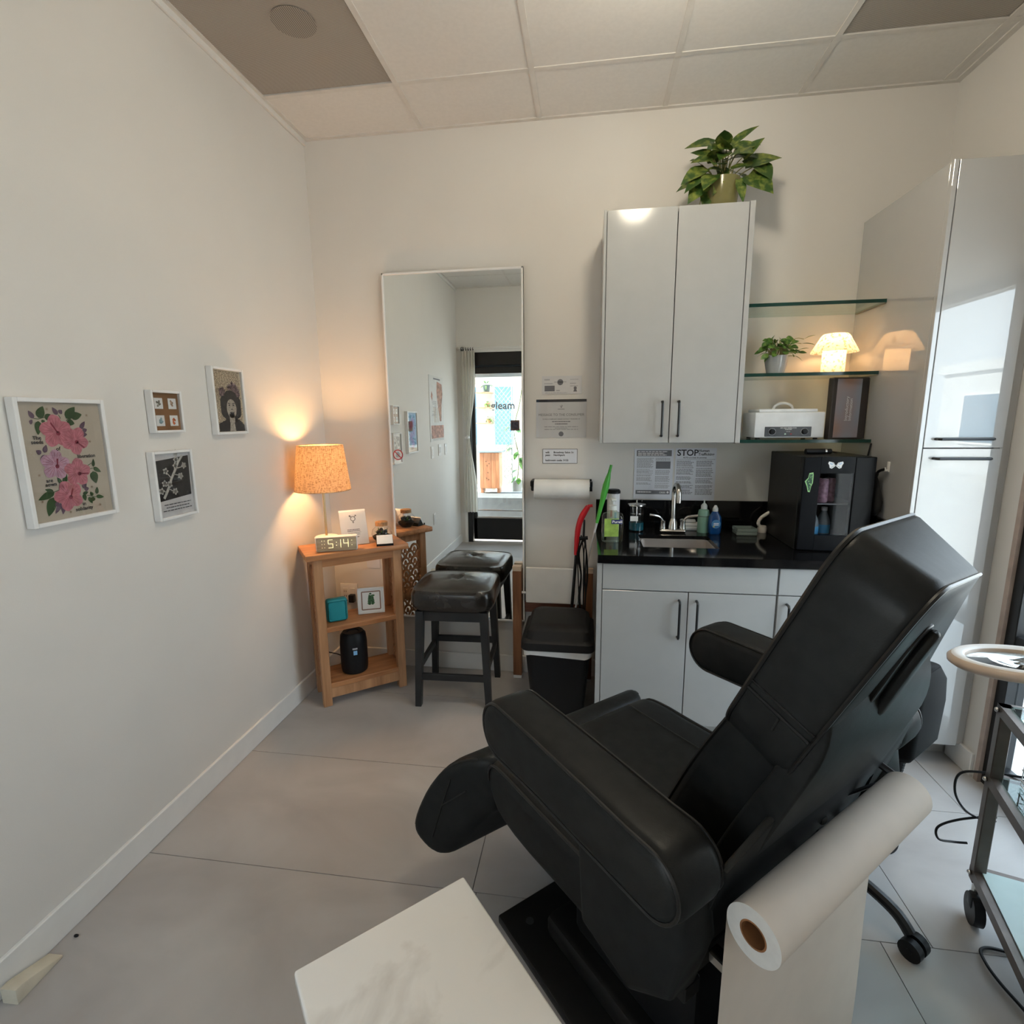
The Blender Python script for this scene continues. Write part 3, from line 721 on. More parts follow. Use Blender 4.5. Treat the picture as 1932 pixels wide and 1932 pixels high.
# alarm clock
cm = basis(bk(0, 0, 0), (cos(R(25)), sin(R(25)), 0), (0, 0, 1), (sin(R(25)), -cos(R(25)), 0))
t = thing('alarm_clock', 'white bar shaped clock with a wood face reading 5:14 on the bookcase', 'clock', (.168, -.497, BH), 22)
cw, chh = .205, .078
MB().box((0, 0, 0), (cw, .045, chh), .007, 3).build('case', FRAMEW, t)
MB().box((.004, -.001, .004), (cw - .004, .002, chh - .004), .004, 2).build('face', wood('clock_face_wood', rgb(165, 145, 115), rgb(196, 176, 146), 'x', .5, 2), t)
LED = M('led_digits', (.8, .7, .4, 1), .4, emit=(1, .86, .45, 1), es=1.6)
m = MB(); Mx = basis((0, -.0018, 0), (1, 0, 0), (0, 0, 1), (0, -1, 0))
def seg7(ch, x, y, w_, h_):
    T = {'5': 'afgcd', '1': 'bc', '4': 'fgbc'}[ch]; s_ = .0022
    S = {'a': ((0, h_), (w_, h_)), 'b': ((w_, h_ / 2), (w_, h_)), 'c': ((w_, 0), (w_, h_ / 2)), 'd': ((0, 0), (w_, 0)), 'f': ((0, h_ / 2), (0, h_)), 'g': ((0, h_ / 2), (w_, h_ / 2))}
    for k in T:
        p, q = S[k]; stroke(m, (x + p[0], y + p[1], 0), (x + q[0], y + q[1], 0), s_, Mx)
seg7('5', .062, .020, .022, .042); seg7('1', .105, .020, .018, .042); seg7('4', .138, .020, .022, .042)
for x, y in [(.100, .032), (.100, .048), (.176, .054), (.176, .030)]: stroke(m, (x, y, 0), (x + .004, y, 0), .0028, Mx)
for x in (.03, .042):
    for y in (.022, .040, .058): stroke(m, (x, y, 0), (x + .003, y, 0), .002, Mx)
m.build('digits', LED, t, 0)

# leaflet in an acrylic stand
t = thing('leaflet_stand', 'leaflet with a gender symbol in a clear stand on the bookcase', 'leaflet', tuple(bk(.240, .085)), 36)
tl = Matrix.Rotation(R(-22), 4, 'X')
MB().box((-.070, -.003, .003), (.070, -.001, .196), Mx=tl).build('leaflet', PAPER, t, 0)
MB().box((-.072, -.0055, .002), (.072, -.0045, .186), Mx=tl).box((-.072, -.012, 0), (.072, .07, .002)).build('stand', ACRYL, t, 0)
m = MB(); Mx = tl @ basis((0, -.0032, .0), (1, 0, 0), (0, 0, 1), (0, -1, 0))
cy = .146
m.tube([Mx @ Vector((.012 * cos(q), cy + .012 * sin(q), 0)) for q in [2 * pi * i / 24 for i in range(24)]], .0014, 4, True)
for p, q in [((0, cy - .012), (0, cy - .026)), ((-.005, cy - .020), (.005, cy - .020)), ((.008, cy + .009), (.018, cy + .019)), ((.018, cy + .019), (.012, cy + .019)), ((.018, cy + .019), (.018, cy + .013)), ((-.008, cy + .009), (-.018, cy + .019)), ((-.018, cy + .019), (-.012, cy + .019)), ((-.018, cy + .019), (-.018, cy + .013)), ((-.016, cy + .010), (-.009, cy + .017))]:
    stroke(m, (*p, 0), (*q, 0), .0026, Mx)
textlines(m, -.036, .036, .088, 2, .008, .0034, Mx, .1); textlines(m, -.034, .036, .070, 3, .006, .0015, Mx, .15); textlines(m, -.012, .022, .046, 1, .006, .004, Mx, 0); textlines(m, -.01, .012, .022, 1, .006, .0012, Mx, 0)
m.build('leaflet_print', INK, t, 0)

# terrarium jar
t = thing('terrarium_jar', 'round glass jar terrarium with a cork lid on the bookcase', 'terrarium', tuple(bk(.385, .092)), 0)
MB().lathe([(0, .001), (.030, .001), (.050, .022), (.056, .046), (.050, .070), (.034, .086), (.031, .098)], 32).build('jar', ACRYL, t, 60)
MB().lathe([(0, .003), (.029, .003), (.047, .022), (.051, .034), (.035, .042), (0, .038)], 24).build('soil', SOIL, t)
MB().lathe([(0, .092), (.034, .092), (.034, .112), (.031, .114), (0, .114)], 24).build('cork_lid', CORK, t)
m = MB()
for i in range(16):
    an = random.uniform(0, 6.28); r = random.uniform(.0, .03)
    m.sphere((r * cos(an), r * sin(an), .043 + random.uniform(0, .018)), random.uniform(.006, .013), 8, 6)
m.build('pebbles', M('dark_pebbles', (.03, .03, .032, 1), .4, var=.5), t)
m = MB()
for i in range(9):
    an = random.uniform(0, 6.28); c0 = Vector((.02 * cos(an), .02 * sin(an), .038)); tip = c0 + Vector((.02 * cos(an), .02 * sin(an), random.uniform(.018, .04))); s_ = Vector((-sin(an), cos(an), 0)) * .006
    m.poly([c0, (c0 + tip) / 2 + s_, tip, (c0 + tip) / 2 - s_])
m.build('plant', LEAFG, t, 0)

# card holder
t = thing('card_holder', 'small stack of white business cards leaning in a black holder on the bookcase', 'business cards', tuple(bk(.372, -.004)), 24)
tl = Matrix.Translation((0, 0, .004)) @ Matrix.Rotation(R(-32), 4, 'X')
MB().box((-.044, -.014, 0), (.044, .05, .004), .001, 1).prism([(.0, .0), (.05, .0), (.046, .012), (.022, .042)], 'x', -.044, -.040).prism([(.0, .0), (.05, .0), (.046, .012), (.022, .042)], 'x', .040, .044).box((-.044, -.016, 0), (.044, -.013, .012)).build('holder', BLACKP, t, 0)
MB().box((-.042, -.010, .0), (.042, -.002, .052), Mx=tl).build('cards', PAPER, t, 0)

# on the shelves
t = thing('speaker', 'teal rounded box standing on the middle shelf of the bookcase', 'speaker', tuple(bk(.115, .085, .44)), 36)
MB().box((-.055, -.022, 0), (.055, .028, .128), .016, 4).build('body', M('teal_plastic', (.015, .25, .29, 1), .5), t)
MB().box((-.045, -.0235, .012), (.045, -.021, .116), .008, 3).build('front_panel', M('teal_mesh', (.015, .27, .32, 1), .7, bumpy=900), t)
t = thing('small_picture', 'small white framed print of a green sprig leaning on the middle shelf', 'picture', tuple(bk(.305, .10, .44)), 22)
tl = Matrix.Rotation(R(-9), 4, 'X'); sF = .0725
f = MB()
for p, q in (((-sF, -.012, 0), (-sF + .011, .002, .145)), ((sF - .011, -.012, 0), (sF, .002, .145)), ((-sF, -.012, 0), (sF, .002, .011)), ((-sF, -.012, .134), (sF, .002, .145))): f.box(p, q, .001, 1, Mx=tl)
f.build('frame', FRAMEW, t)
MB().box((-sF + .01, -.004, .01), (sF - .01, .0, .135), Mx=tl).build('print', PAPER, t, 0)
m = MB(); Mx = tl @ basis((0, -.0045, 0), (1, 0, 0), (0, 0, 1), (0, -1, 0))
for p, q in (((-.05, .022), (.05, .022)), ((.05, .022), (.05, .122)), ((.05, .122), (-.05, .122)), ((-.05, .122), (-.05, .022))): stroke(m, (*p, 0), (*q, 0), .006, Mx)
m.build('inner_line', M('brown_line', (.28, .16, .12, 1), .6), t, 0)
m = MB()
for k in range(12): flat(m, petal((0, .052 + (k // 2) * .007), R(90 + (-1) ** k * (75 - k * 4)), .022, .007), L2(Mx, .0003 + k * .00003))
for k in range(4): flat(m, petal((-.012 + k * .009, .095 + (k % 2) * .01), k * 1.5, .011, .007), L2(Mx, .0008))
m.build('sprig_print', M('sprig_green', (.05, .13, .06, 1), .7, var=.4, scale=150), t, 0)
t = thing('air_purifier', 'black cylindrical air purifier on the bottom shelf of the bookcase', 'air purifier', tuple(bk(.195, .105, .125)), 30)
MB().lathe([(0, 0), (.062, 0), (.069, .006), (.073, .03), (.073, .17), (.068, .215), (.055, .232), (.034, .229), (.032, .222), (0, .222)], 40).build('body', BLACKP, t)
MB().lathe([(0, .224), (.031, .224), (.0, .2245)], 24).build('top_vent', M('dark_grey_mesh', (.07, .06, .05, 1), .6), t)
m = MB()
for (x0, x1, z0, z1, q) in ((-.008, .012, .118, .142, 0), (-.012, .014, .149, .158, 1)):
    m.mat(q); n_ = 4
    for i in range(n_):
        a0 = (x0 + (x1 - x0) * i / n_) / .073 - pi / 2; a1 = (x0 + (x1 - x0) * (i + 1) / n_) / .073 - pi / 2; r = .0735
        m.poly([(r * cos(a0), r * sin(a0), z0), (r * cos(a1), r * sin(a1), z0), (r * cos(a1), r * sin(a1), z1), (r * cos(a0), r * sin(a0), z1)])
m.build('sticker', [M('blue_sticker', (.22, .48, .80, 1), .5), INKL], t, 0)['label'] = 'blue square sticker'
MB().tube(localize(t, spline([bk(.20, .18, .14), bk(.13, .205, .19), (.06, -.30, .22), (.03, -.22, .30), (.085, -.03, .42)], 8)), .0028, 6).build('power_cord', BLACKP, t)
t = thing('wall_outlet', 'white double outlet with a black plug on the back wall behind the bookcase', 'power outlet', (.088, 0, .455))
Mx = basis((0, -.0005, 0), (1, 0, 0), (0, 0, 1), (0, -1, 0))
MB().box((-.056, -.062, 0), (.056, .062, .006), .003, 2, Mx=Mx).build('plate', FRAMEW, t)
for x in (-.024, .024): MB().box((x - .016, -.034, .004), (x + .016, .034, .008), .002, 1, Mx=Mx).build('socket', WHITE, t)
m = MB()
for z in (.008, -.022):
    m.box((-.032, z, .008), (-.029, z + .010, .0085), Mx=Mx).box((-.020, z, .008), (-.017, z + .010, .0085), Mx=Mx)
m.build('slots', INK, t, 0)
MB().box((.008, -.05, .008), (.044, .0, .042), .006, 2, Mx=Mx).build('plug', BLACKP, t)
o = MB().box((.214, -.0045, .622), (.298, -.002, .692)).build('wall_notice', PAPERB); tag(o, 'small bluish paper taped low on the back wall behind the bookcase', 'paper')

# ================================================================== BAR STOOL
t = thing('bar_stool', 'square tufted dark leather stool on black wooden legs in front of the mirror', 'stool', (.845, -.262, 0), 2)
SH = .53; hw, hd = .221, .205
b = bmesh.new(); bmesh.ops.create_cube(b, size=1)
bmesh.ops.subdivide_edges(b, edges=b.edges[:], cuts=14, use_grid_fill=True)
for v in b.verts:
    x, y, z = v.co * 2
    e = 6
    k = (abs(x) ** e + abs(y) ** e) ** (1 / e); m_ = max(abs(x), abs(y)); f_ = m_ / k if k > 0 else 1
    rz_ = 1.0 - .10 * abs(z) ** 4
    X = x * f_ * hw * rz_; Y = y * f_ * hd * rz_
    Z = z * .060
    if z > 0: Z += .016 * (1 - x * x) * (1 - y * y) * z
    Z -= (.012 * max(abs(x), abs(y)) ** 6 if z > .9 else 0)
    rr = math.hypot(x, y)
    if z > .5: Z -= .046 * math.exp(-(rr / .085) ** 2) - .004 * sin(6 * math.atan2(y, x)) * math.exp(-((rr - .28) / .16) ** 2)
    v.co = (X, Y, SH + .062 + Z)
MB().bm(b).build('seat_cushion', LEATH2, t, 60)
MB().sphere((0, 0, SH + .100), .015, 14, 8, (1, 1, .5)).build('button', LEATH2, t)
MB().box((-.175, -.165, SH - .055), (.175, -.145, SH), .002, 1).box((-.175, .145, SH - .055), (.175, .165, SH), .002, 1).box((-.175, -.165, SH - .055), (-.155, .165, SH), .002, 1).box((.155, -.165, SH - .055), (.175, .165, SH), .002, 1).build('apron', BLACKW, t)
def legbox(x, y, x2, y2, z0, z1, a, c_):
    vs = [(x - a, y - a, z0), (x + a, y - a, z0), (x + a, y + a, z0), (x - a, y + a, z0), (x2 - c_, y2 - c_, z1), (x2 + c_, y2 - c_, z1), (x2 + c_, y2 + c_, z1), (x2 - c_, y2 + c_, z1)]
    return MB().add(vs, [(0, 3, 2, 1), (4, 5, 6, 7), (0, 1, 5, 4), (1, 2, 6, 5), (2, 3, 7, 6), (3, 0, 4, 7)])
for sx in (-1, 1):
    for sy in (-1, 1): legbox(sx * .190, sy * .175, sx * .168, sy * .155, 0, SH, .016, .021).build('leg', BLACKW, t, 0)
for (p, q) in (((-.183, -.168, .165), (.183, -.168, .165)), ((-.183, .168, .235), (.183, .168, .235)), ((-.182, -.166, .215), (-.182, .166, .215)), ((.182, -.166, .215), (.182, .166, .215))):
    v = Vector(q) - Vector(p)
    if abs(v.x) > abs(v.y): MB().box((p[0], p[1] - .010, p[2] - .018), (q[0], q[1] + .010, q[2] + .018), .002, 1).build('stretcher', BLACKW, t)
    else: MB().box((p[0] - .010, p[1], p[2] - .018), (q[0] + .010, q[1], q[2] + .018), .002, 1).build('stretcher', BLACKW, t)

# ================================================================== FOLDED TABLE, BIN, DUSTERS
t = thing('folding_table', 'small folding table with white flaps and wooden legs stowed between mirror and cabinet', 'folding table', (1.36, -.075, 0))
WOODB = wood('walnut_leg', rgb(118, 74, 46), rgb(156, 104, 68), 'z')
MB().box((-.163, .012, .462), (.19, .032, .672), .003, 1).build('white_flap', WHITE, t)
MB().box((-.17, .030, .40), (.20, .055, .462)).build('rail', wood('dark_rail', rgb(92, 50, 32), rgb(124, 72, 48), 'x'), t, 0)
for x in (-.237, .168):
    l = MB().box((x, -.012, .018), (x + .05, .030 if x < 0 else .010, .655), .002, 1).build('leg', WOODB, t)
    MB().box((x, -.012, .655), (x + .05, .030 if x < 0 else .010, .684), .002, 1).build('leg_cap', M('pale_end_wood', (.62, .48, .36, 1), .5, var=.1), l)
    MB().box((x, -.012, 0), (x + .05, .030 if x < 0 else .010, .018), .002, 1).build('leg_foot', WHITE, l)
MB().cyl((-.20, .02, .52), (-.155, .02, .52), .008, n=10).build('pin', WHITE, t)

t = thing('waste_bin', 'black plastic bin with a swing lid and a white liner beside the base cabinet', 'bin', (1.405, -.365, 0))
def ring_rr(hx, hy, r, z, n=6):
    pts = []
    for cx, cy, a0 in ((hx - r, hy - r, 0), (-hx + r, hy - r, 90), (-hx + r, -hy + r, 180), (hx - r, -hy + r, 270)):
        for i in range(n + 1):
            an = R(a0 + 90 * i / n); pts.append((cx + r * cos(an), cy + r * sin(an), z))
    return pts
def loft(rings, cap0=True, cap1=True):
    m = MB(); n = len(rings[0]); vs = [p for r_ in rings for p in r_]; fs = []
    for k in range(len(rings) - 1):
        for i in range(n): fs.append((k * n + i, k * n + (i + 1) % n, (k + 1) * n + (i + 1) % n, (k + 1) * n + i))
    if cap0: fs.append(tuple(range(n))[::-1])
    if cap1: fs.append(tuple(range((len(rings) - 1) * n, len(rings) * n)))
    return m.add(vs, fs)
loft([ring_rr(.122, .135, .03, 0), ring_rr(.128, .142, .03, .02), ring_rr(.160, .170, .035, .385)]).build('body', BLACKP, t)
rr = ring_rr(.168, .178, .035, .392)
low = [(x, y, .362 + .008 * sin(x * 40) + (.004 * cos(y * 30))) for x, y, z in ring_rr(.166, .176, .035, .36)]
loft([low, ring_rr(.168, .178, .035, .398)], False, False).build('liner', M('white_liner', (.78, .78, .78, 1), .4), t)
loft([ring_rr(.176, .186, .035, .396), ring_rr(.180, .190, .036, .402), ring_rr(.178, .188, .036, .435), ring_rr(.160, .172, .04, .448), ring_rr(.152, .160, .04, .485), ring_rr(.135, .140, .05, .505), ring_rr(.10, .10, .05, .510)]).build('lid', M('charcoal_lid', (.016, .0155, .016, 1), .5, spec=.25), t)

t = thing('reacher_grabber', 'red handled reaching tool leaning upright behind the bin', 'grabber', (1.44, -.115, 0))
MB().tube(spline([(.043, 0, .77), (.05, 0, .90), (.068, 0, .975), (.105, 0, 1.042)], 6), .016, 10, rs=[.013, .013, .014, .014, .015, .015, .016, .016, .016, .016, .016, .017, .017, .017, .017, .016, .015, .014, .012]).tube([(.102, 0, 1.042), (.128, 0, 1.045)], .008, 8).build('handle', RED, t)
MB().cyl((-.008, 0, .0), (.044, 0, .78), .009, n=10).build('shaft', BLACKM, t)
t = thing('duster', 'green duster on a long white handle leaning beside the counter', 'duster', (1.47, -.155, 0))
d0 = Vector((.0, 0, .41)); d1 = Vector((.183, -.02, 1.245)); dd = d1 - d0
MB().cyl(d0 - dd * .488, d0 + dd * .70, .006, n=10).build('handle', M('grey_pole', (.55, .55, .55, 1), .4), t)
MB().tube([d0 + dd * k for k in (.66, .72, .78, .84, .90, .95, .98, 1.0)], .01, 10, rs=[.008, .010, .012, .016, .018, .013, .008, .008]).tube([d0 + dd * 1.0 + Vector((0, 0, 0)), d0 + dd * 1.03], .007, 8).build('head', GREEN, t)
cb = MB(); random.seed(3)
for k in range(9):
    x = random.uniform(-.018, .022)
    cb.tube(spline([(1.522 + random.uniform(-.012, .014), -.195, .885 + random.uniform(-.02, .02)), (1.512 + x * 1.3, -.197 + random.uniform(-.012, .012), .80), (1.520 + x * 1.1 + random.uniform(-.012, .012), -.195, .68), (1.517 + x, -.193, .56), (1.520 + x * .7, -.195, .47)], 7), .0034, 6)
cb.tube([(1.500, -.195, .88), (1.545, -.195, .885)], .010, 8).tube([(1.522, -.195, .88), (1.524, -.10, .935), (1.524, -.001, .94)], .006, 8)
tag(cb.build('cable_bundle', BLACKP), 'bundle of thin black cables hanging beside the base cabinet', 'cables')
# ================================================================== PAPERS ON THE BACK WALL
def sheet(name, lab, cat, x0, x1, z0, z1, m, grp=None, y=-.003):
    t = thing(name, lab, cat, ((x0 + x1) / 2, 0, z0), 0, grp)
    a = (x1 - x0) / 2
    MB().box((-a, y, 0), (a, -.001, z1 - z0)).build('sheet', m, t, 0)
    return t, basis((0, y - .0004, 0), (1, 0, 0), (0, 0, 1), (0, -1, 0)), a, z1 - z0
t, Mx, a, h = sheet('license_card', 'grey licence card taped to the wall, topmost of the three notices beside the mirror', 'notice', 1.284, 1.499, 1.640, 1.736, PAPERG)
m = MB(); stroke(m, (-.093, .030, 0), (-.038, .030, 0), .030, Mx); m.lathe([(0, 0), (.016, 0)], 20, (-.008, .063, 0), Mx); m.lathe([(0, 0), (.0085, 0)], 14, (.073, .031, 0), Mx)
m.poly([(.063, .012, 0), (.083, .012, 0), (.079, .024, 0), (.067, .024, 0)], Mx); m.build('emblem_print', INKG, t, 0)
m = MB(); textlines(m, -.094, -.065, .080, 1, .01, .007, Mx, 0); textlines(m, -.094, -.05, .058, 1, .01, .004, Mx, 0); textlines(m, -.04, .025, .066, 1, .01, .004, Mx, 0); textlines(m, .045, .09, .078, 1, .01, .003, Mx, 0); textlines(m, .045, .088, .058, 2, .014, .004, Mx, .3); textlines(m, -.03, -.01, .022, 1, .01, .006, Mx, 0); textlines(m, -.09, .03, .009, 1, .01, .003, Mx, 0); m.build('small_print', INKL, t, 0)
t, Mx, a, h = sheet('consumer_notice', 'laminated MESSAGE TO THE CONSUMER notice with black top strip, beside the mirror', 'notice', 1.253, 1.527, 1.405, 1.612, PAPERG)
m = MB(); m.box((-a, h - .014, 0), (a, h, .001), Mx=Mx); m.build('black_strip', INK, t, 0)
m = MB(); m.text('MESSAGE TO THE CONSUMER', .0185, Mx @ Matrix.Translation((0, .118, 0)), 'CENTER'); m.text('TO FILE A COMPLAINT, PLEASE CONTACT THE BOARD AT', .0078, Mx @ Matrix.Translation((0, .098, 0)), 'CENTER', bold=True)
textlines(m, -.05, .05, .089, 1, .01, .004, Mx, 0); textlines(m, -.034, .034, .077, 1, .01, .005, Mx, 0); textlines(m, -.092, .092, .060, 1, .01, .0022, Mx, 0); textlines(m, -.034, .034, .053, 1, .01, .0022, Mx, 0); textlines(m, -.092, .092, .046, 1, .01, .0022, Mx, 0)
m.lathe([(0, 0), (.0135, 0)], 20, (0, .020, 0), Mx); textlines(m, -.018, .018, .156, 1, .01, .003, Mx, 0)
for p, q in (((0, .162), (.008, .176)), ((0, .162), (-.007, .174)), ((0, .160), (.002, .178))): stroke(m, (*p, 0), (*q, 0), .002, Mx)
m.build('notice_print', INKG, t, 0)
MB().box((-a - .001, .0, -.001), (a + .001, h, .0012), Mx=Mx @ Matrix.Translation((0, 0, .0005))).build('lamination', ACRYL, t, 0)
t, Mx, a, h = sheet('wifi_card', 'small bordered wifi and bathroom code card, lowest of the three notices beside the mirror', 'notice', 1.289, 1.480, 1.263, 1.342, PAPERB)
m = MB()
for p, q in (((-a, 0), (a, 0)), ((a, 0), (a, h)), ((a, h), (-a, h)), ((-a, h), (-a, 0))): stroke(m, (*p, 0), (*q, 0), .0022, Mx)
for s_, x, y in (('wifi:', -a + .015, .056), ('Broadway Salon 5g', -a + .060, .056), ('pass:', -a + .015, .041), ('Northpark', -a + .060, .041), ('bathroom code: 3153', -a + .015, .012)): m.text(s_, .0145, Mx @ Matrix.Translation((x, y, .0001)), bold=True)
m.build('card_print', INK, t, 0)
t, Mx, a, h = sheet('notice_poster', 'two column notice with dark grey top and bottom bands taped above the counter', 'poster', 1.790, 1.996, 1.069, 1.343, PAPERB)
m = MB(); m.box((-a + .012, h - .040, 0), (a - .010, h - .008, .0003), Mx=Mx); m.box((-a + .012, .026, 0), (a - .012, .048, .0003), Mx=Mx); m.box((.012, h - .108, 0), (a - .014, h - .068, .0003), Mx=Mx); m.build('bands', INKG, t, 0)
m = MB(); M2 = L2(Mx, .0006)
for k in range(3): textlines(m, -a + .018, a - .03 - .02 * (k == 1), h - .013 - k * .009, 1, .01, .005, M2, .05)
textlines(m, -a + .02, .0, .041, 1, .01, .006, M2, .1); m.text('CRISIS', .012, M2 @ Matrix.Translation((.035, .032, 0)), bold=True); m.lathe([(0, 0), (.006, 0)], 14, (.080, .037, 0), M2); m.build('white_lettering', PAPER, t, 0)
m = MB()
for y0, n in ((h - .05, 5), (h - .078, 5), (h - .112, 1), (h - .119, 3), (h - .140, 2), (h - .155, 4), (h - .185, 2)): textlines(m, -a + .014, .0, y0, n, .0056, .0034, Mx, .3)
for y0, n in ((h - .05, 3), (h - .115, 5), (h - .148, 6), (h - .186, 1), (h - .195, 4)): textlines(m, .010, a - .014, y0, n, .0056, .0034, Mx, .15)
m.build('small_print', INKL, t, 0)
t, Mx, a, h = sheet('warning_poster', 'STOP Human Trafficking notice taped above the counter behind the faucet', 'poster', 2.006, 2.218, 1.064, 1.346, PAPERB)
m = MB(); m.text('STOP', .046, Mx @ Matrix.Translation((-a + .008, h - .040, 0)), bold=True); m.text('Human', .0195, Mx @ Matrix.Translation((.012, h - .020, 0)), bold=True); m.text('Trafficking', .0195, Mx @ Matrix.Translation((.012, h - .039, 0)), bold=True)
m.text('ALTO a la trata de personas', .0105, Mx @ Matrix.Translation((-.005, h - .054, 0)), 'CENTER', bold=True); m.build('headline', INK, t, 0)
m = MB(); stroke(m, (-a + .008, h - .060, 0), (a - .006, h - .060, 0), .0014, Mx)
for y0, n in ((h - .068, 5), (h - .103, 1), (h - .112, 5), (h - .153, 3), (h - .180, 2), (h - .20, 3), (h - .225, 4)): textlines(m, -a + .008, -.008, y0, n, .0066, .003, Mx, .25)
for y0, n in ((h - .068, 5), (h - .107, 1), (h - .116, 6), (h - .163, 1), (h - .172, 3), (h - .20, 3), (h - .222, 5)): textlines(m, .004, a - .01, y0, n, .0066, .003, Mx, .2)
m.build('small_print', INKG, t, 0)
t = thing('paper_towel_holder', 'white paper towel roll on a black wall bracket beside the counter', 'paper towels', (1.40, 0, 1.13))
MB().cyl((-.148, -.088, 0), (.150, -.088, 0), .054, n=32).build('towel_roll', TOWEL, t, 50)
m = MB().box((-.172, -.10, .012), (-.150, 0, .045), .006, 2).box((.152, -.10, .012), (.166, -.04, .04), .004, 2).box((-.17, -.012, .028), (.162, -.001, .046), .003, 1).cyl((-.165, -.088, 0), (.165, -.088, 0), .012, n=12).box((-.168, -.10, -.01), (-.152, -.076, .03), .004, 1).box((.152, -.10, -.01), (.164, -.076, .03), .004, 1)
m.build('bracket', BLACKP, t)

# ================================================================== BASE CABINETS, COUNTERTOP, SINK
def handle(mb, p, q, off, r=.0055):
    p = Vector(p); q = Vector(q); d = (q - p).normalized(); o = Vector(off)
    return mb.tube([p, p + o * .8, p + o + d * .006, q + o - d * .006, q + o * .8, q], r, 8)
t = thing('base_cabinet', 'light grey double door base cabinet under the sink with black bar handles', 'base cabinet', (1.60, -.60, 0))
cw = .757
MB().box((.0, 0, .10), (.018, .595, .870), .001, 1).box((cw - .018, 0, .10), (cw, .595, .870)).box((.018, .02, .10), (cw - .018, .595, .118)).box((.018, .58, .118), (cw - .018, .595, .87)).box((.018, .0, .850), (cw - .018, .08, .870)).build('carcass', CAB, t, 0)
MB().box((.0, .07, 0), (cw, .085, .10)).box((0, .07, 0), (.016, .59, .10)).build('toe_kick', CAB, t, 0)
MB().box((.012, -.019, .748), (cw - .003, -.001, .866), .001, 1).build('false_drawer_front', CAB, t, 0)
for x0, x1, hx in ((.012, .386, .349), (.390, cw - .003, .424)):
    d = MB().box((x0, -.019, .103), (x1, -.001, .743), .001, 1).build('door', CAB, t, 0)
    handle(MB(), (hx, -.019, .535), (hx, -.019, .707), (0, -.030, 0)).build('handle', BLACKM, d)
MB().box((-.013, -.02, .0), (.009, .0, .872)).build('filler_strip', CAB, t, 0)
t = thing('base_cabinet', 'light grey base cabinet behind the treatment chair, right of the sink unit', 'base cabinet', (2.36, -.60, 0))
cw = .465
MB().box((0, 0, .10), (.018, .595, .870)).box((cw - .018, 0, .10), (cw, .595, .870)).box((.018, .02, .10), (cw - .018, .595, .118)).box((.018, .58, .118), (cw - .018, .595, .87)).box((.018, 0, .85), (cw - .018, .595, .87)).build('carcass', CAB, t, 0)
MB().box((.0, .07, 0), (cw, .085, .10)).build('toe_kick', CAB, t, 0)
d = MB().box((.003, -.019, .748), (cw - .003, -.001, .866), .001, 1).build('drawer', CAB, t, 0); handle(MB(), (.15, -.019, .807), (.31, -.019, .807), (0, -.03, 0)).build('handle', BLACKM, d)
d = MB().box((.003, -.019, .103), (cw - .003, -.001, .743), .001, 1).build('door', CAB, t, 0); handle(MB(), (.04, -.019, .535), (.04, -.019, .707), (0, -.03, 0)).build('handle', BLACKM, d)

t = thing('countertop', 'glossy black stone countertop with a low backsplash', 'countertop', (1.588, 0, .872))
SX0, SX1, SY0, SY1 = .215, .56, -.465, -.205
CWD = 2.828 - 1.588
m = MB(); zt = .038
# slab with a real opening for the sink
m.box((0, -.635, 0), (SX0, -.002, zt)).box((SX1, -.635, 0), (CWD, -.002, zt)).box((SX0, -.635, 0), (SX1, SY0, zt)).box((SX0, SY1, 0), (SX1, -.002, zt))
m.build('slab', STONE, t, 0)
MB().box((0, -.020, zt), (CWD, -.002, zt + .154), .001, 1).box((CWD - .018, -.60, zt), (CWD - .001, -.020, zt + .154), .001, 1).build('backsplash', STONE, t, 0)
t = thing('sink', 'undermounted stainless steel sink basin in the black countertop', 'sink', ((1.588 + (1.588 + SX0 + 0) - 1.588) , 0, .872))
t.location = (1.588, 0, .872)
cx, cy = (SX0 + SX1) / 2, (SY0 + SY1) / 2; hx, hy = (SX1 - SX0) / 2, (SY1 - SY0) / 2
def rro(hx_, hy_, r, z): return [(cx + p[0], cy + p[1], z) for p in ring_rr(hx_, hy_, r, z)]
loft([rro(hx - .001, hy - .001, .02, .020), rro(hx - .006, hy - .006, .03, .018), rro(hx - .010, hy - .010, .035, -.12), rro(hx - .03, hy - .03, .03, -.148)], False, True).build('basin', STEEL, t, 60)
MB().lathe([(0, .001), (.035, .001), (.04, .003)], 20, (cx, cy, -.148)).build('drain', CHROME, t)
o = MB().sphere((0, 0, 0), .030, sc=(1.2, .8, .5)).build('sponge', M('white_sponge', (.8, .8, .8, 1), .9, bumpy=200)); o.location = (2.105, -.40, .872 - .133); o.parent = None
tag(o, 'small white sponge lying in the sink', 'sponge')
t = thing('faucet', 'brushed steel gooseneck faucet with two lever handles behind the sink', 'faucet', (1.988, -.125, .910))
MB().box((-.068, -.024, 0), (.068, .024, .020), .010, 3).build('base_plate', CHROME, t)
MB().lathe([(0, .018), (.024, .018), (.021, .05), (.0145, .075), (.0, .075)], 20).build('spout_collar', CHROME, t)
pts = [(0, 0, .06)] + [(0, .0, .10 + .02 * k) for k in range(5)] + [(.004 * k / 6, -.055 * (1 - cos(pi * k / 10)), .205 + .055 * sin(pi * k / 10)) for k in range(11)] + [(.006, -.11, .175)]
MB().tube(spline(pts, 3), .0125, 12).build('spout', CHROME, t)
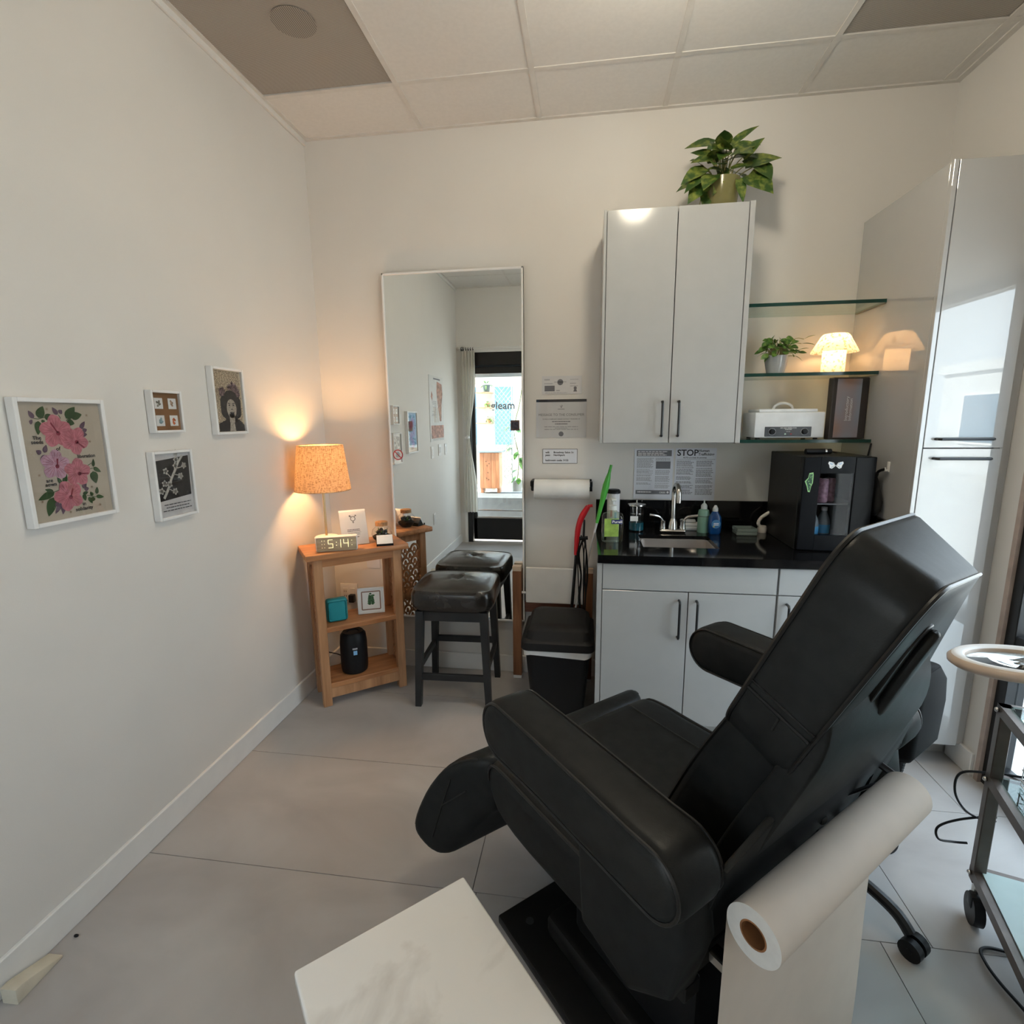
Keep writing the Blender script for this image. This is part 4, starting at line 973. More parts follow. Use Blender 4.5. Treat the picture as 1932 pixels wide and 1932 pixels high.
for s_ in (-1, 1):
    c0 = s_ * .051
    l = MB().lathe([(0, .018), (.017, .018), (.0135, .05), (.015, .062), (.0, .066)], 16, (c0, 0, 0)).build('handle_post', CHROME, t)
    MB().tube(spline([(c0, 0, .06), (c0 + s_ * .02, -.004, .082), (c0 + s_ * .045, -.010, .090), (c0 + s_ * .072, -.014, .094)], 5), .007, 8).build('lever', CHROME, l)

# ================================================================== THINGS ON THE COUNTER
Z0 = .910
CLEARL = thin_glass('clear_plastic', (.80, .86, .78, 1), .9)
t = thing('hand_sanitizer', 'clear pump bottle of hand sanitizer with a green label at the left counter end', 'sanitizer bottle', (1.662, -.375, Z0), 6)
loft([ring_rr(.036, .022, .014, .003), ring_rr(.040, .025, .016, .008), ring_rr(.040, .025, .016, .118), ring_rr(.036, .022, .016, .131), ring_rr(.016, .014, .012, .140), ring_rr(.014, .014, .012, .150)]).build('bottle', CLEARL, t, 50)
MB().box((-.034, -.026, .030), (.020, -.0252, .112), .0).build('label', M('lime_label', (.33, .50, .10, 1), .5, var=.25, scale=30), t, 0)
MB().box((-.008, -.0268, .088), (.034, -.0258, .108)).build('brand_patch', M('navy_label', (.02, .03, .16, 1), .5), t, 0)
MB().text('Purell', .0165, basis((-.005, -.0272, .0925), (1, 0, 0), (0, 0, 1), (0, -1, 0)), bold=True).build('lettering', PAPER, t, 0)
MB().lathe([(0, .148), (.0165, .148), (.0165, .168), (.006, .172), (.006, .192), (0, .192)], 16).box((-.010, -.030, .190), (.010, .010, .202), .004, 2).build('pump', M('frosted_pump', (.62, .66, .64, 1), .4), t)
t.scale = (1.26, 1.15, 1.08)
t = thing('wipes_canister', 'white wipes canister with a black lid behind the sanitizer bottle', 'canister', (1.678, -.11, Z0))
MB().lathe([(0, 0), (.032, 0), (.033, .004), (.033, .205), (0, .205)], 28).build('body', M('canister_white', (.74, .74, .76, 1), .4), t)
MB().lathe([(0, .204), (.036, .204), (.036, .216), (.030, .224), (0, .224)], 28).build('lid', BLACKP, t)
m = MB()
for q, z0, z1, a0, a1 in ((0, .075, .145, -2.1, -1.75), (1, .055, .105, -1.45, -1.05)):
    m.mat(q)
    for i in range(4):
        b0 = a0 + (a1 - a0) * i / 4; b1 = a0 + (a1 - a0) * (i + 1) / 4; m.poly([(.0334 * cos(b0), .0334 * sin(b0), z0), (.0334 * cos(b1), .0334 * sin(b1), z0 + .01), (.0334 * cos(b1), .0334 * sin(b1), z1), (.0334 * cos(b0), .0334 * sin(b0), z1)])
m.build('label', [M('pink_label', (.60, .33, .33, 1), .5), M('blue_label', (.30, .45, .58, 1), .5)], t, 0)
t = thing('disinfectant_jar', 'glass disinfectant jar with a steel lid and blue liquid left of the faucet', 'glass jar', (1.802, -.10, Z0))
MB().lathe([(0, .002), (.043, .002), (.043, .135), (.045, .139), (.041, .139), (.040, .006), (0, .006)], 32).build('jar', ACRYL, t, 50)
MB().lathe([(0, .007), (.039, .007), (.039, .048), (0, .048)], 28).build('liquid', M('blue_liquid', (.015, .10, .14, 1), .1, var=.1), t)
MB().lathe([(0, .138), (.047, .138), (.047, .145), (.012, .149), (.004, .152), (.004, .164), (.010, .170), (0, .172)], 28).build('lid', CHROME, t)
MB().lathe([(0, .095), (.036, .095), (.036, .098), (0, .098)], 24).cyl((0, 0, .02), (0, 0, .14), .003, n=8).build('basket', CHROME, t)
MB().box((-.036, -.0445, .060), (.004, -.0435, .086)).build('label', PAPER, t, 0)
t = thing('folded_cloth', 'folded white cloth behind the faucet', 'cloth', (2.088, -.055, Z0), -6)
MB().box((-.052, -.025, 0), (.052, .025, .022), .009, 3).box((-.048, -.023, .021), (.050, .024, .042), .009, 3).box((-.050, -.022, .041), (.030, .022, .058), .008, 3).build('cloth', CLOTHW, t)
t = thing('soap_bottle', 'clear pump bottle of pale green soap beside the blue dish soap', 'soap bottle', (2.147, -.105, Z0))
MB().lathe([(0, 0), (.028, 0), (.030, .004), (.030, .100), (.026, .118), (.014, .126), (0, .126)], 24).build('bottle', M('green_soap', (.20, .36, .28, 1), .25, var=.06), t)
MB().lathe([(.0305, .086), (.0305, .089)], 24).build('seam_line', INK, t)
MB().lathe([(0, .125), (.016, .125), (.016, .142), (.010, .152), (.004, .155), (.003, .175), (0, .175)], 16).build('nozzle', M('milky_plastic', (.66, .70, .68, 1), .4), t)
t = thing('dish_soap', 'squeeze bottle of blue dish soap with a white cap right of the faucet', 'dish soap', (2.196, -.14, Z0), 5)
loft([ring_rr(.026, .016, .012, .0), ring_rr(.031, .020, .014, .010), ring_rr(.033, .021, .015, .05), ring_rr(.030, .019, .014, .09), ring_rr(.017, .013, .010, .112), ring_rr(.013, .012, .010, .120)]).build('bottle', M('blue_soap', (.006, .055, .19, 1), .15, var=.1), t, 50)
MB().lathe([(0, .119), (.014, .119), (.0135, .136), (.011, .138), (.006, .150), (0, .151)], 16).build('cap', M('cap_white', (.70, .72, .72, 1), .4), t)
m = MB(); Mx = basis((0, -.0222, .055), (1, 0, 0), (0, 0, 1), (0, -1, 0)); m.mat(0).lathe([(0, 0), (.023, 0)], 24, (0, 0, 0), Mx); m.mat(1); textlines(m, -.012, .014, .006, 2, .008, .005, L2(Mx, .0004), 0); m.mat(2).poly([(-.016, -.016, .0004), (-.006, -.017, .0004), (-.009, -.005, .0004)], Mx)
m.build('label', [M('label_blue', (.05, .20, .42, 1), .4), PAPERB, M('label_yellow', (.62, .52, .10, 1), .4)], t, 0)
def dish(lab, z, k):
    t = thing('glass_dish', lab, 'glass dish', (2.348, -.135, Z0 + z), k)
    MB().box((-.049, -.040, .001), (.049, .040, .005), .001, 1).box((-.050, -.041, .005), (.050, -.037, .018)).box((-.050, .037, .005), (.050, .041, .018)).box((-.050, -.037, .005), (-.046, .037, .018)).box((.046, -.037, .005), (.050, .037, .018)).build('dish', M('green_glass', (.50, .60, .57, 1), .1, trans=.6), t, 0)
dish('lower square glass dish of the stack right of the sink', 0, 0); dish('upper square glass dish of the stack right of the sink', .0185, 3)
t = thing('handheld_applicator', 'white handheld device with a tilted handle beside the black mini fridge', 'handheld device', (2.452, -.075, Z0), 0)
MB().lathe([(0, 0), (.022, 0), (.024, .02), (.020, .034), (0, .036)], 18).build('base', M('cream_plastic', (.62, .58, .52, 1), .4), t)
MB().tube(spline([(0, 0, .02), (-.022, -.004, .045), (-.012, -.006, .075), (.012, -.01, .098), (.028, -.012, .108)], 6), .009, 10).build('handle', M('offwhite_plastic', (.72, .69, .63, 1), .35), t)

# mini fridge
FX0, FX1, FY0, FY1 = 2.475, 2.768, -.475, -.055
t = thing('mini_fridge', 'black mini fridge with a glass door and two stickers on the counter', 'mini fridge', ((FX0 + FX1) / 2, FY0, Z0))
w2 = (FX1 - FX0) / 2; fd = FY1 - FY0; fh = .424
BODYF = M('fridge_black', (.016, .0155, .016, 1), .4, spec=.25)
DOORF = M('fridge_door_gloss', (.006, .0065, .008, 1), .25, spec=.12)
wt = .018
MB().box((-w2, .036, 0), (-w2 + wt, fd, fh), .003, 1).box((w2 - wt, .036, 0), (w2, fd, fh), .003, 1).box((-w2 + wt, .036, fh - wt), (w2 - wt, fd, fh), .003, 1).box((-w2 + wt, .036, 0), (w2 - wt, fd, .04)).box((-w2 + wt, fd - .02, .04), (w2 - wt, fd, fh - wt)).build('cabinet', BODYF, t)
gx0, gx1, gz0, gz1 = -.076, .062, .075, .352
dr = MB().box((-w2, 0, .006), (gx0, .033, fh), .004, 2).box((gx1, 0, .006), (w2, .033, fh), .004, 2).box((gx0, .0015, .006), (gx1, .033, gz0)).box((gx0, .0015, gz1), (gx1, .033, fh)).build('door', DOORF, t, 0)
MB().box((gx0, .004, gz0), (gx1, .008, gz1)).build('glass', thin_glass('tinted_glass', (.88, .88, .90, 1), .25), dr, 0)
MB().box((-w2 + .025, .06, .205), (w2 - .025, fd - .03, .209)).build('wire_shelf', M('clear_shelf', (.25, .26, .27, 1), .2), t, 0)
def bfly(cx, cz, s_):
    m = MB(); Mx = basis((cx, -.0006, cz), (1, 0, 0), (0, 0, 1), (0, -1, 0))
    for sg in (-1, 1):
        m.mat(0).poly([(0, -.002 * s_, 0), (sg * .010 * s_, .013 * s_, 0), (sg * .030 * s_, .018 * s_, 0), (sg * .034 * s_, .010 * s_, 0), (sg * .028 * s_, -.001 * s_, 0), (sg * .026 * s_, -.012 * s_, 0), (sg * .016 * s_, -.016 * s_, 0), (sg * .006 * s_, -.008 * s_, 0)], Mx)
        m.mat(1).poly([(sg * .012 * s_, .006 * s_, .0004), (sg * .025 * s_, .013 * s_, .0004), (sg * .027 * s_, .006 * s_, .0004), (sg * .014 * s_, .0, .0004)], Mx)
        stroke(m.mat(2), (0, 0, .0005), (sg * .020 * s_, -.010 * s_, .0005), .0016, Mx); stroke(m, (0, 0, .0005), (sg * .016 * s_, .012 * s_, .0005), .0014, Mx)
    return m
bfly(-.018, .388, .92).build('butterfly_sticker', [PAPER, M('pale_iridescent', (.52, .62, .74, 1), .3, var=.2, scale=120), INKG], dr, 0)['label'] = 'white butterfly sticker'
m = MB(); Mx = basis((-.118, -.0008, .315), (1, 0, 0), (0, 0, 1), (0, -1, 0))
P_ = [(.012, .042, 0), (-.004, .038, 0), (-.007, .018, 0), (-.020, .002, 0), (-.010, -.020, 0), (-.004, -.044, 0), (.004, -.046, 0), (.008, -.02, 0), (.014, -.004, 0), (.014, .03, 0)]
m.mat(0).poly(P_, Mx); m.mat(1).poly([(x * .72 + .0002, y * .86, .0004) for x, y, z in P_], Mx); m.mat(0)
for q in range(16): m.lathe([(0, 0), (.0017, 0)], 6, (random.uniform(-.005, .008), random.uniform(-.032, .034), .0007), Mx)
m.build('moth_sticker', [M('lime_sticker', (.30, .55, .22, 1), .5), M('dark_green_ink', (.02, .07, .035, 1), .5)], dr, 0)['label'] = 'green spotted moth sticker'
random.seed(11)
def wbottle(x, y, lab):
    t = thing('water_bottle', lab, 'water bottle', (x, y, Z0 + .041), 0, 'water bottles in the mini fridge')
    MB().lathe([(0, 0), (.026, 0), (.028, .01), (.028, .075), (.024, .092), (.013, .118), (.011, .128), (0, .128)], 20).build('bottle', M('clear_bottle', (.62, .72, .74, 1), .15, trans=.55), t)
    MB().lathe([(.0284, .022), (.0284, .062)], 20).build('label', M('sky_blue_label', (.10, .42, .72, 1), .4, var=.15), t)
    MB().lathe([(0, .126), (.013, .126), (.013, .142), (0, .142)], 14).build('cap', FRAMEW, t)
bx = (FX0 + FX1) / 2
wbottle(bx - .058, FY0 + .085, 'water bottle with a blue label, left one behind the fridge glass'); wbottle(bx + .010, FY0 + .13, 'water bottle with a blue label, right one behind the fridge glass')
for k, (x, y) in enumerate(((-.062, .11), (-.018, .10), (.024, .13))):
    t = thing('drink_can', ['pink drink can at the left edge of the fridge window, on the upper shelf', 'pink drink can in the middle of the fridge window, on the upper shelf', 'pink drink can set farther back on the upper fridge shelf'][k], 'drink can', (bx + x, FY0 + y, Z0 + .210), 0, 'pink cans in the mini fridge')
    MB().lathe([(0, 0), (.019, 0), (.022, .006), (.022, .100), (.018, .110), (0, .110)], 20).build('can_body', M('pink_can', (.50, .30, .36, 1), .35, var=.3, scale=60), t)
    MB().lathe([(0, .1095), (.018, .1095), (.0185, .112), (.0, .112)], 18).build('can_top', CHROME, t)
t = thing('marker_device', 'short black cylinder device lying on top of the mini fridge', 'black device', (2.60, -.30, Z0 + fh), 5)
MB().cyl((-.058, 0, .013), (.03, 0, .013), .013, n=14).cyl((.030, 0, .013), (.056, 0, .013), .012, n=14).build('barrel', BLACKP, t); MB().cyl((.026, 0, .013), (.034, 0, .013), .0136, n=14).build('silver_band', CHROME, t)
MB().tube(spline([(.056, 0, .012), (.09, .02, .006), (.13, .08, .003)], 5), .003, 6).build('cord', BLACKP, t)
t = thing('wall_hook', 'small white adhesive hook on the side of the tall cabinet', 'hook', (2.829, -.45, 1.29))
MB().box((-.004, -.010, -.022), (0, .010, .022), .002, 2).box((-.014, -.005, -.020), (-.003, .005, -.012), .003, 2).box((-.016, -.005, -.020), (-.012, .005, -.002), .002, 1).build('hook_body', WHITE, t)
t = thing('black_pouch', 'black drawstring pouch hanging from the hook between fridge and tall cabinet', 'pouch', (2.800, -.40, 1.067))
MB().tube(spline([(.014, -.05, .212), (.006, -.02, .20), (.0, .0, .17)], 5), .006, 8).build('drawstring', BLACKP, t)
m = MB(); prof = [(0, 0), (.30, .004), (.46, .03), (.5, .07), (.40, .11), (.26, .15), (.16, .175), (.2, .19), (0, .195)]
m.lathe([(r * .15, z) for r, z in prof], 18); 
for v in m.v: v.x *= .34
m.build('bag', M('black_fabric', (.012, .012, .012, 1), .85), t, 60)
o = MB().tube([(2.822, -.30, 1.384), (2.815, -.29, 1.30), (2.800, -.24, 1.15), (2.79, -.20, 1.05), (2.785, -.035, .98)], .004, 6).build('shelf_cord', BLACKP); tag(o, 'black cord hanging from the lowest glass shelf behind the fridge', 'power cord')
# ================================================================== UPPER CABINET AND TALL CABINET
t = thing('wall_cabinet', 'light grey double door wall cabinet above the sink', 'wall cabinet', (1.592, -.34, 1.390))
cw, ch = .640, 1.030
MB().box((0, 0, 0), (.018, .338, ch), .001, 1).box((cw - .018, 0, 0), (cw, .338, ch), .001, 1).box((.018, 0, 0), (cw - .018, .338, .018)).box((.018, 0, ch - .018), (cw - .018, .338, ch)).box((.018, .32, .018), (cw - .018, .338, ch - .018)).build('carcass', CAB, t, 0)
MB().box((0, -.022, 0), (.012, 0, ch), .001, 1).build('edge_strip', CAB, t, 0); MB().box((cw - .022, -.022, 0), (cw, 0, ch), .001, 1).build('edge_strip', CAB, t, 0)
for x0, x1, hx in ((.015, .318, .284), (.322, cw - .025, .358)):
    d = MB().box((x0, -.020, .002), (x1, -.001, ch - .002), .001, 1).build('door', CAB, t, 0)
    handle(MB(), (hx, -.020, .034), (hx, -.020, .192), (0, -.028, 0), .0055).build('handle', BLACKM, d)
t = thing('tall_cabinet', 'glossy light grey floor to ceiling height cabinet right of the counter', 'tall cabinet', (2.830, -.61, 0))
cw, ch = .300, 2.418
MB().box((0, 0, .10), (.018, .608, ch), .001, 1).box((cw - .018, 0, .10), (cw, .608, ch)).box((.018, 0, ch - .018), (cw - .018, .608, ch)).box((.018, .59, .10), (cw - .018, .608, ch - .018)).box((.018, .02, .10), (cw - .018, .59, .118)).build('carcass', CABG, t, 0)
MB().box((0, .09, 0), (.34, .105, .10)).build('toe_kick', CABG, t, 0)
MB().box((0, -.021, .10), (.016, 0, ch), .001, 1).build('edge_strip', CABG, t, 0); MB().box((cw + .001, -.002, .10), (.338, .012, ch)).build('filler_strip', CABG, t, 0)
for z0, z1, hz in ((.103, .768 + .610, 1.340), (1.382, ch - .002, 1.416)):
    d = MB().box((.020, -.020, z0), (cw, -.001, z1), .001, 1).build('door', CABG, t, 0)
    handle(MB(), (.060, -.020, hz), (.252, -.020, hz), (0, -.026, 0), .0055).build('handle', BLACKM, d)

# ================================================================== GLASS SHELVES
SHG = M('shelf_glass', (.80, .88, .85, 1), .0, trans=1.0, ior=1.5, var=0)
SHEDGE = M('green_glass_edge', (.008, .045, .036, 1), .12, var=.1)
for z, lab in ((2.004, 'topmost of the three glass shelves, empty'), (1.696, 'middle glass shelf carrying the plant and the lit lamp'), (1.390, 'lowest glass shelf carrying the steriliser and the binder')):
    t = thing('glass_shelf', lab, 'shelf', (2.233, 0, z - .003), 0, 'glass corner shelves')
    MB().box((0, -.278, 0), (.596, -.001, .013)).build('pane', thin_glass('shelf_pane', (.88, .95, .92, 1), .8) if 'shelf_pane' not in bpy.data.materials else bpy.data.materials['shelf_pane'], t, 0)
    MB().box((0, -.2825, -.001), (.596, -.2785, .014)).build('front_edge', SHEDGE, t, 0)
    MB().box((.0, -.27, -.004), (.006, -.02, -.001)).box((.590, -.28, -.006), (.596, -.02, -.001)).build('side_support', M('shelf_rail', (.25, .22, .19, 1), .3, .8), t, 0)

def leaf_mesh(m, base, dirv, up, L_, W_, curl=.25, fold=.25, heart=True):
    d = Vector(dirv).normalized(); s_ = d.cross(Vector(up)).normalized(); n_ = s_.cross(d)
    prof = [(0, .10), (.06, .62), (.2, .95), (.36, 1.0), (.55, .82), (.75, .5), (.9, .2), (1.0, .0)] if heart else [(0, .08), (.15, .55), (.35, .95), (.55, 1.0), (.75, .75), (.9, .35), (1.0, 0)]
    vs = []
    for t_, w_ in prof:
        back = -.10 * L_ if (heart and 0 < t_ < .1) else 0
        c = Vector(base) + d * (t_ * L_) - n_ * (curl * L_ * t_ * t_)
        vs += [c + s_ * (w_ * W_ / 2) + n_ * (fold * w_ * W_ / 2) + d * back, c, c - s_ * (w_ * W_ / 2) + n_ * (fold * w_ * W_ / 2) + d * back]
    fs = []
    for i in range(len(prof) - 1):
        a = i * 3; fs += [(a, a + 1, a + 4, a + 3), (a + 1, a + 2, a + 5, a + 4)]
    m.add(vs, fs)

# pothos on the wall cabinet
t = thing('potted_pothos', 'large variegated pothos in an olive green pot on top of the wall cabinet', 'potted plant', (2.128, -.19, 2.420))
POT = M('olive_glaze', (.20, .185, .075, 1), .18, var=.08)
MB().lathe([(0, 0), (.056, 0), (.060, .006), (.074, .120), (.076, .150), (.071, .150), (.068, .12), (0, .118)], 36).build('pot', POT, t, 50)
MB().lathe([(0, .128), (.069, .128)], 24).build('soil', SOIL, t)
random.seed(21); LVX = [((random.uniform(-.07, .07), random.uniform(-.05, .04), random.uniform(.17, .27)), (random.uniform(-1, 1), random.uniform(-.8, .1), random.uniform(-.5, .4)), random.uniform(.07, .10), random.uniform(.04, .06)) for k in range(9)]
stems = MB(); bark = MB()
for k in range(30):
    an = random.uniform(0, 6.28); r = random.uniform(.0, .06); bark.tube([(r * cos(an), r * sin(an), .13), (r * cos(an) * 1.05, r * sin(an) * 1.05, .155 + random.uniform(0, .018))], .0017, 5)
bark.build('pale_root_tips', M('pale_root', (.45, .40, .24, 1), .7), t)
LV = [((-.045, .0, .31), (-1, -.1, .08), .105, .055), ((-.02, -.03, .27), (-.6, -.8, -.1), .09, .065), ((.03, .0, .30), (.8, -.2, .62), .105, .032), ((-.06, -.03, .235), (-1, -.2, .0), .075, .045), ((-.10, .0, .225), (-.55, -.5, .18), .055, .045), ((-.085, -.02, .20), (-.8, -.5, -.42), .115, .06), ((-.08, -.04, .17), (-.85, -.45, -.55), .11, .055),
      ((-.075, -.02, .15), (-.7, -.55, -.75), .115, .07), ((-.055, -.06, .155), (-.5, -.7, -.6), .09, .06), ((.075, -.02, .235), (.5, -.3, .5), .085, .05), ((.09, -.01, .205), (1, -.2, .28), .125, .075), ((.14, -.02, .20), (.6, -.6, -.7), .085, .07), ((.10, -.03, .155), (.75, -.6, -.62), .12, .095), ((.0, -.05, .22), (.3, -1, .05), .07, .055), ((-.03, -.05, .20), (-.4, -1, -.15), .085, .06),
      ((.04, -.05, .24), (.35, -.9, -.2), .09, .06), ((.05, .0, .26), (.7, -.2, -.1), .08, .05), ((-.06, -.01, .12), (-.25, -.5, -1), .09, .05), ((.055, -.06, .13), (.25, -.35, -1), .085, .035), ((.0, .03, .27), (.1, .5, .5), .09, .06), ((-.02, .04, .22), (-.6, .6, .3), .1, .06), ((.05, .04, .2), (.7, .6, .2), .1, .06), ((-.01, -.02, .285), (-.15, -.7, .35), .08, .055), ((-.10, .01, .17), (-.9, .2, -.15), .09, .05), ((-.015, -.055, .17), (-.7, -.6, .1), .07, .03), ((.02, -.05, .18), (.9, -.5, .1), .07, .03)]
for k, (bp_, dv, L_, W_) in enumerate(LV + LVX):
    m = MB(); leaf_mesh(m, bp_, dv, (random.uniform(-.25, .25), -.8, .65) if abs(Vector(dv).normalized().dot(Vector((0, -.78, .62)))) < .9 else (0, 0, 1), L_ * 1.22, W_ * 1.35, .24, .16)
    m.build('leaf', LEAFV, t, 70)
    stems.tube(spline([(bp_[0] * .3, bp_[1] * .3, .13), (bp_[0] * .55, bp_[1] * .55, bp_[2] * .75 + .02), bp_], 5), .0024, 6)
stems.tube(spline([(-.05, -.02, .13), (-.085, -.02, .12), (-.10, -.02, .05), (-.098, -.02, .004)], 6), .002, 5)
stems.build('stems', STEM, t)

# small plant on the middle shelf
t = thing('potted_plant', 'small leafy green plant in a grey ceramic pot on the middle glass shelf', 'potted plant', (2.425, -.17, 1.706))
MB().lathe([(0, 0), (.034, 0), (.040, .012), (.050, .06), (.0515, .088), (.047, .088), (.044, .07), (0, .068)], 32).build('pot', M('grey_glaze', (.42, .42, .41, 1), .12), t, 50)
MB().lathe([(0, .078), (.046, .078)], 20).build('soil', SOIL, t)
random.seed(5); stm = MB(); lvs = []
for k in range(78):
    an = random.uniform(0, 6.28); el = random.uniform(.15, 1.45); r = random.uniform(.055, .098)
    tip = Vector((cos(an) * cos(el) * r * 1.1, sin(an) * cos(el) * r * .8, .082 + sin(el) * r)); base = Vector((cos(an) * .018, sin(an) * .018, .08))
    stm.tube([base, (base + tip) / 2 + Vector((0, 0, .008)), tip], .0012, 5)
    dv = Vector((cos(an + random.uniform(-.6, .6)), sin(an + random.uniform(-.6, .6)), random.uniform(-.5, .5)))
    m = MB(); leaf_mesh(m, tip, dv, (random.uniform(-.5, .5), -.75, .6), random.uniform(.032, .046), random.uniform(.020, .028), .2, .15, False); lvs.append(m)
for (x, y, z), dv, L_ in (((.10, -.02, .14), (1, -.1, .05), .06), ((.085, -.02, .11), (1, -.1, .35), .05), ((.07, -.03, .085), (.9, -.4, -.5), .045), ((.11, -.02, .16), (.9, -.2, .5), .05), ((-.04, -.03, .085), (-.8, -.4, -.6), .04)):
    m = MB(); leaf_mesh(m, (x, y, z), dv, (0, 0, 1), L_, .022, .2, .2, False); lvs.append(m); stm.tube(spline([(.01, 0, .08), (x * .6, y * .6, z), (x, y, z)], 5), .0014, 5)
for m in lvs: m.build('leaf', LEAFG, t, 70)
stm.build('stems', STEM, t)

# mushroom lamp
ALAB, nt, b = new_mat('alabaster_glass')
nt.nodes.remove(b); out = [n for n in nt.nodes if n.type == 'OUTPUT_MATERIAL'][0]
nz, rp, mp = noise_mix(nt, None, (.55, .42, .28, 1), (.93, .90, .84, 1), (75, 75, 75), 3, .33, .47)
df = nt.nodes.new('ShaderNodeBsdfDiffuse'); tr = nt.nodes.new('ShaderNodeBsdfTranslucent'); mx = nt.nodes.new('ShaderNodeMixShader'); mx.inputs[0].default_value = .62
for n in (df, tr): nt.links.new(rp.outputs[0], n.inputs[0])
nt.links.new(df.outputs[0], mx.inputs[1]); nt.links.new(tr.outputs[0], mx.inputs[2]); nt.links.new(mx.outputs[0], out.inputs[0])
t = thing('mushroom_lamp', 'lit mushroom shaped speckled glass lamp at the corner of the middle shelf', 'table lamp', (2.692, -.145, 1.706))
MB().lathe([(.050, 0), (.050, .02), (.050, .108)], 40).build('base', ALAB, t, 60)
MB().lathe([(.101, .100), (.098, .108), (.060, .176), (.052, .184), (.030, .1875), (0, .188)], 48).build('lamp_shade', ALAB, t, 60)
MB().sphere((0, 0, .138), .015, 12, 8).build('bulb', BULB, t); MB().cyl((0, 0, 0), (0, 0, .11), .006, n=10).build('socket', WHITE, t)
LAMP2 = plight('bulb_light', (0, 0, .138), 3.6, (1, .56, .24), .018, t)
LAMP3 = plight('bulb_light', (0, 0, .06), .8, (1, .58, .26), .015, t)

# steriliser
t = thing('towel_warmer', 'white steriliser box with two dials and an arched lid handle on the lowest glass shelf', 'steriliser', (2.477, -.262, 1.401))
SW = M('steriliser_enamel', (.78, .80, .82, 1), .3)
MB().box((-.155, 0, .008), (.155, .20, .128), .006, 2).build('body', SW, t)
MB().box((-.135, .012, .128), (.125, .188, .143), .004, 2).build('lid', SW, t)
MB().tube(spline([(-.045, .10, .140), (-.038, .10, .158), (-.015, .10, .170), (.015, .10, .170), (.038, .10, .158), (.045, .10, .140)], 5), .006, 8).build('lid_handle', FRAMEW, t)
pn = MB().box((-.108, -.003, .014), (.098, .001, .060), .001, 1).build('control_panel', M('slate_panel', (.07, .075, .085, 1), .4), t, 0)
for x in (-.076, .068):
    MB().cyl((x, -.004, .037), (x, -.017, .037), .0125, .011, 18).build('dial', BLACKP, t)
    m = MB()
    for q in range(18):
        a0 = q * .349; m.box((x + .016 * cos(a0) - .001, -.0036, .037 + .016 * sin(a0) - .001), (x + .016 * cos(a0) + .001, -.003, .037 + .016 * sin(a0) + .001))
    m.build('dial_marks', PAPERB, t, 0)
MB().cyl((-.018, -.003, .026), (-.018, -.008, .026), .0035, n=10).build('green_button', M('pale_green_lamp', (.45, .62, .52, 1), .3), t); MB().cyl((.008, -.003, .026), (.008, -.008, .026), .0035, n=10).build('red_button', M('dark_red_lamp', (.30, .02, .03, 1), .3), t)
m = MB(); Mx = basis((0, -.0034, 0), (1, 0, 0), (0, 0, 1), (0, -1, 0)); m.text('DRY HEAT TEMPERATURE', .0062, Mx @ Matrix.Translation((-.004, .052, 0)), 'CENTER', bold=True); m.text('STERILIZER', .0062, Mx @ Matrix.Translation((-.004, .0455, 0)), 'CENTER', bold=True); m.text('NV-210', .0052, Mx @ Matrix.Translation((-.004, .036, 0)), 'CENTER'); m.build('lettering', PAPER, t, 0)
for x in (-.13, .13):
    for y in (.03, .17): MB().cyl((x, y, 0), (x, y, .009), .010, n=10).build('foot', BLACKP, t)

# binder
t = thing('binder', 'dark binder with an Introductory Information cover standing on the lowest shelf corner', 'binder', (2.735, -.235, 1.401), 10)
MB().box((-.085, -.012, 0), (.085, .026, .283), .003, 1).build('cover', M('dark_binder', (.035, .028, .026, 1), .35), t, 0)
COV, nt, b = new_mat('gradient_cover'); noise_mix(nt, b, (.36, .22, .18, 1), (.26, .32, .42, 1), (9, 9, 5), 1, .30, .62); b.inputs['Roughness'].default_value = .25
MB().box((-.066, -.0135, .008), (.050, -.0122, .276)).build('cover_sheet', COV, t, 0)
m = MB(); Mx = basis((0, -.0140, 0), (0, 0, 1), (-1, 0, 0), (0, -1, 0))
for s_, x in (('Introductory', -.010), ('Information', .008)): m.text(s_, .0215, Mx @ Matrix.Translation((.085, -x - .004, 0)))
m.build('lettering', PAPERB, t, 0)
MB().box((.0855, -.010, .004), (.0865, .022, .279)).build('spine_edge', BLACKP, t, 0)
# ================================================================== TREATMENT CHAIR
TH = R(41.2); LAx = Vector((cos(TH), sin(TH), 0)); FWx = Vector((-sin(TH), cos(TH), 0))
CO = FWx * -2.45 + LAx * .235
CH = thing('treatment_chair', 'large black leather reclining treatment chair with padded armrests and a leg rest', 'treatment chair', tuple(CO), 131.2)
def chw(x, y, z): return CO + FWx * x - LAx * y + Vector((0, 0, z))
def sh_back(v): return Vector((v.x + (.235 - v.y) * .16 * min(1, max(0, (v.z - .95) / .33)), v.y, v.z))
# seat
seat_p = smoothpoly([(.44, .44, 0), (.445, .52, 0), (.39, .553, 0), (.2, .549, 0), (-.05, .553, 0), (-.21, .565, 0), (-.21, .38, 0), (.0, .385, 0), (.36, .365, 0)], 2)
seat_p = [(p.x, p.y) for p in seat_p]
st_ = MB().prism(seat_p, 'y', -.33, .33, .042, 5).build('seat', LEATHER, CH, 50)
for s_ in (-1, 1):
    edge_pipe(seat_p, s_ * .33, s_, .042, .0045, lambda p: p.z > .46).build('piping', PIPING, st_)
MB().tube([(.40, -.21, .552), (.2, -.21, .5505), (-.02, -.21, .553)], .002, 5).tube([(.40, .21, .552), (.2, .21, .5505), (-.02, .21, .553)], .002, 5).tube(spline([(.447, -.29, .515), (.449, 0, .517), (.447, .29, .515)], 6), .0035, 6).build('seam', PIPING, st_)
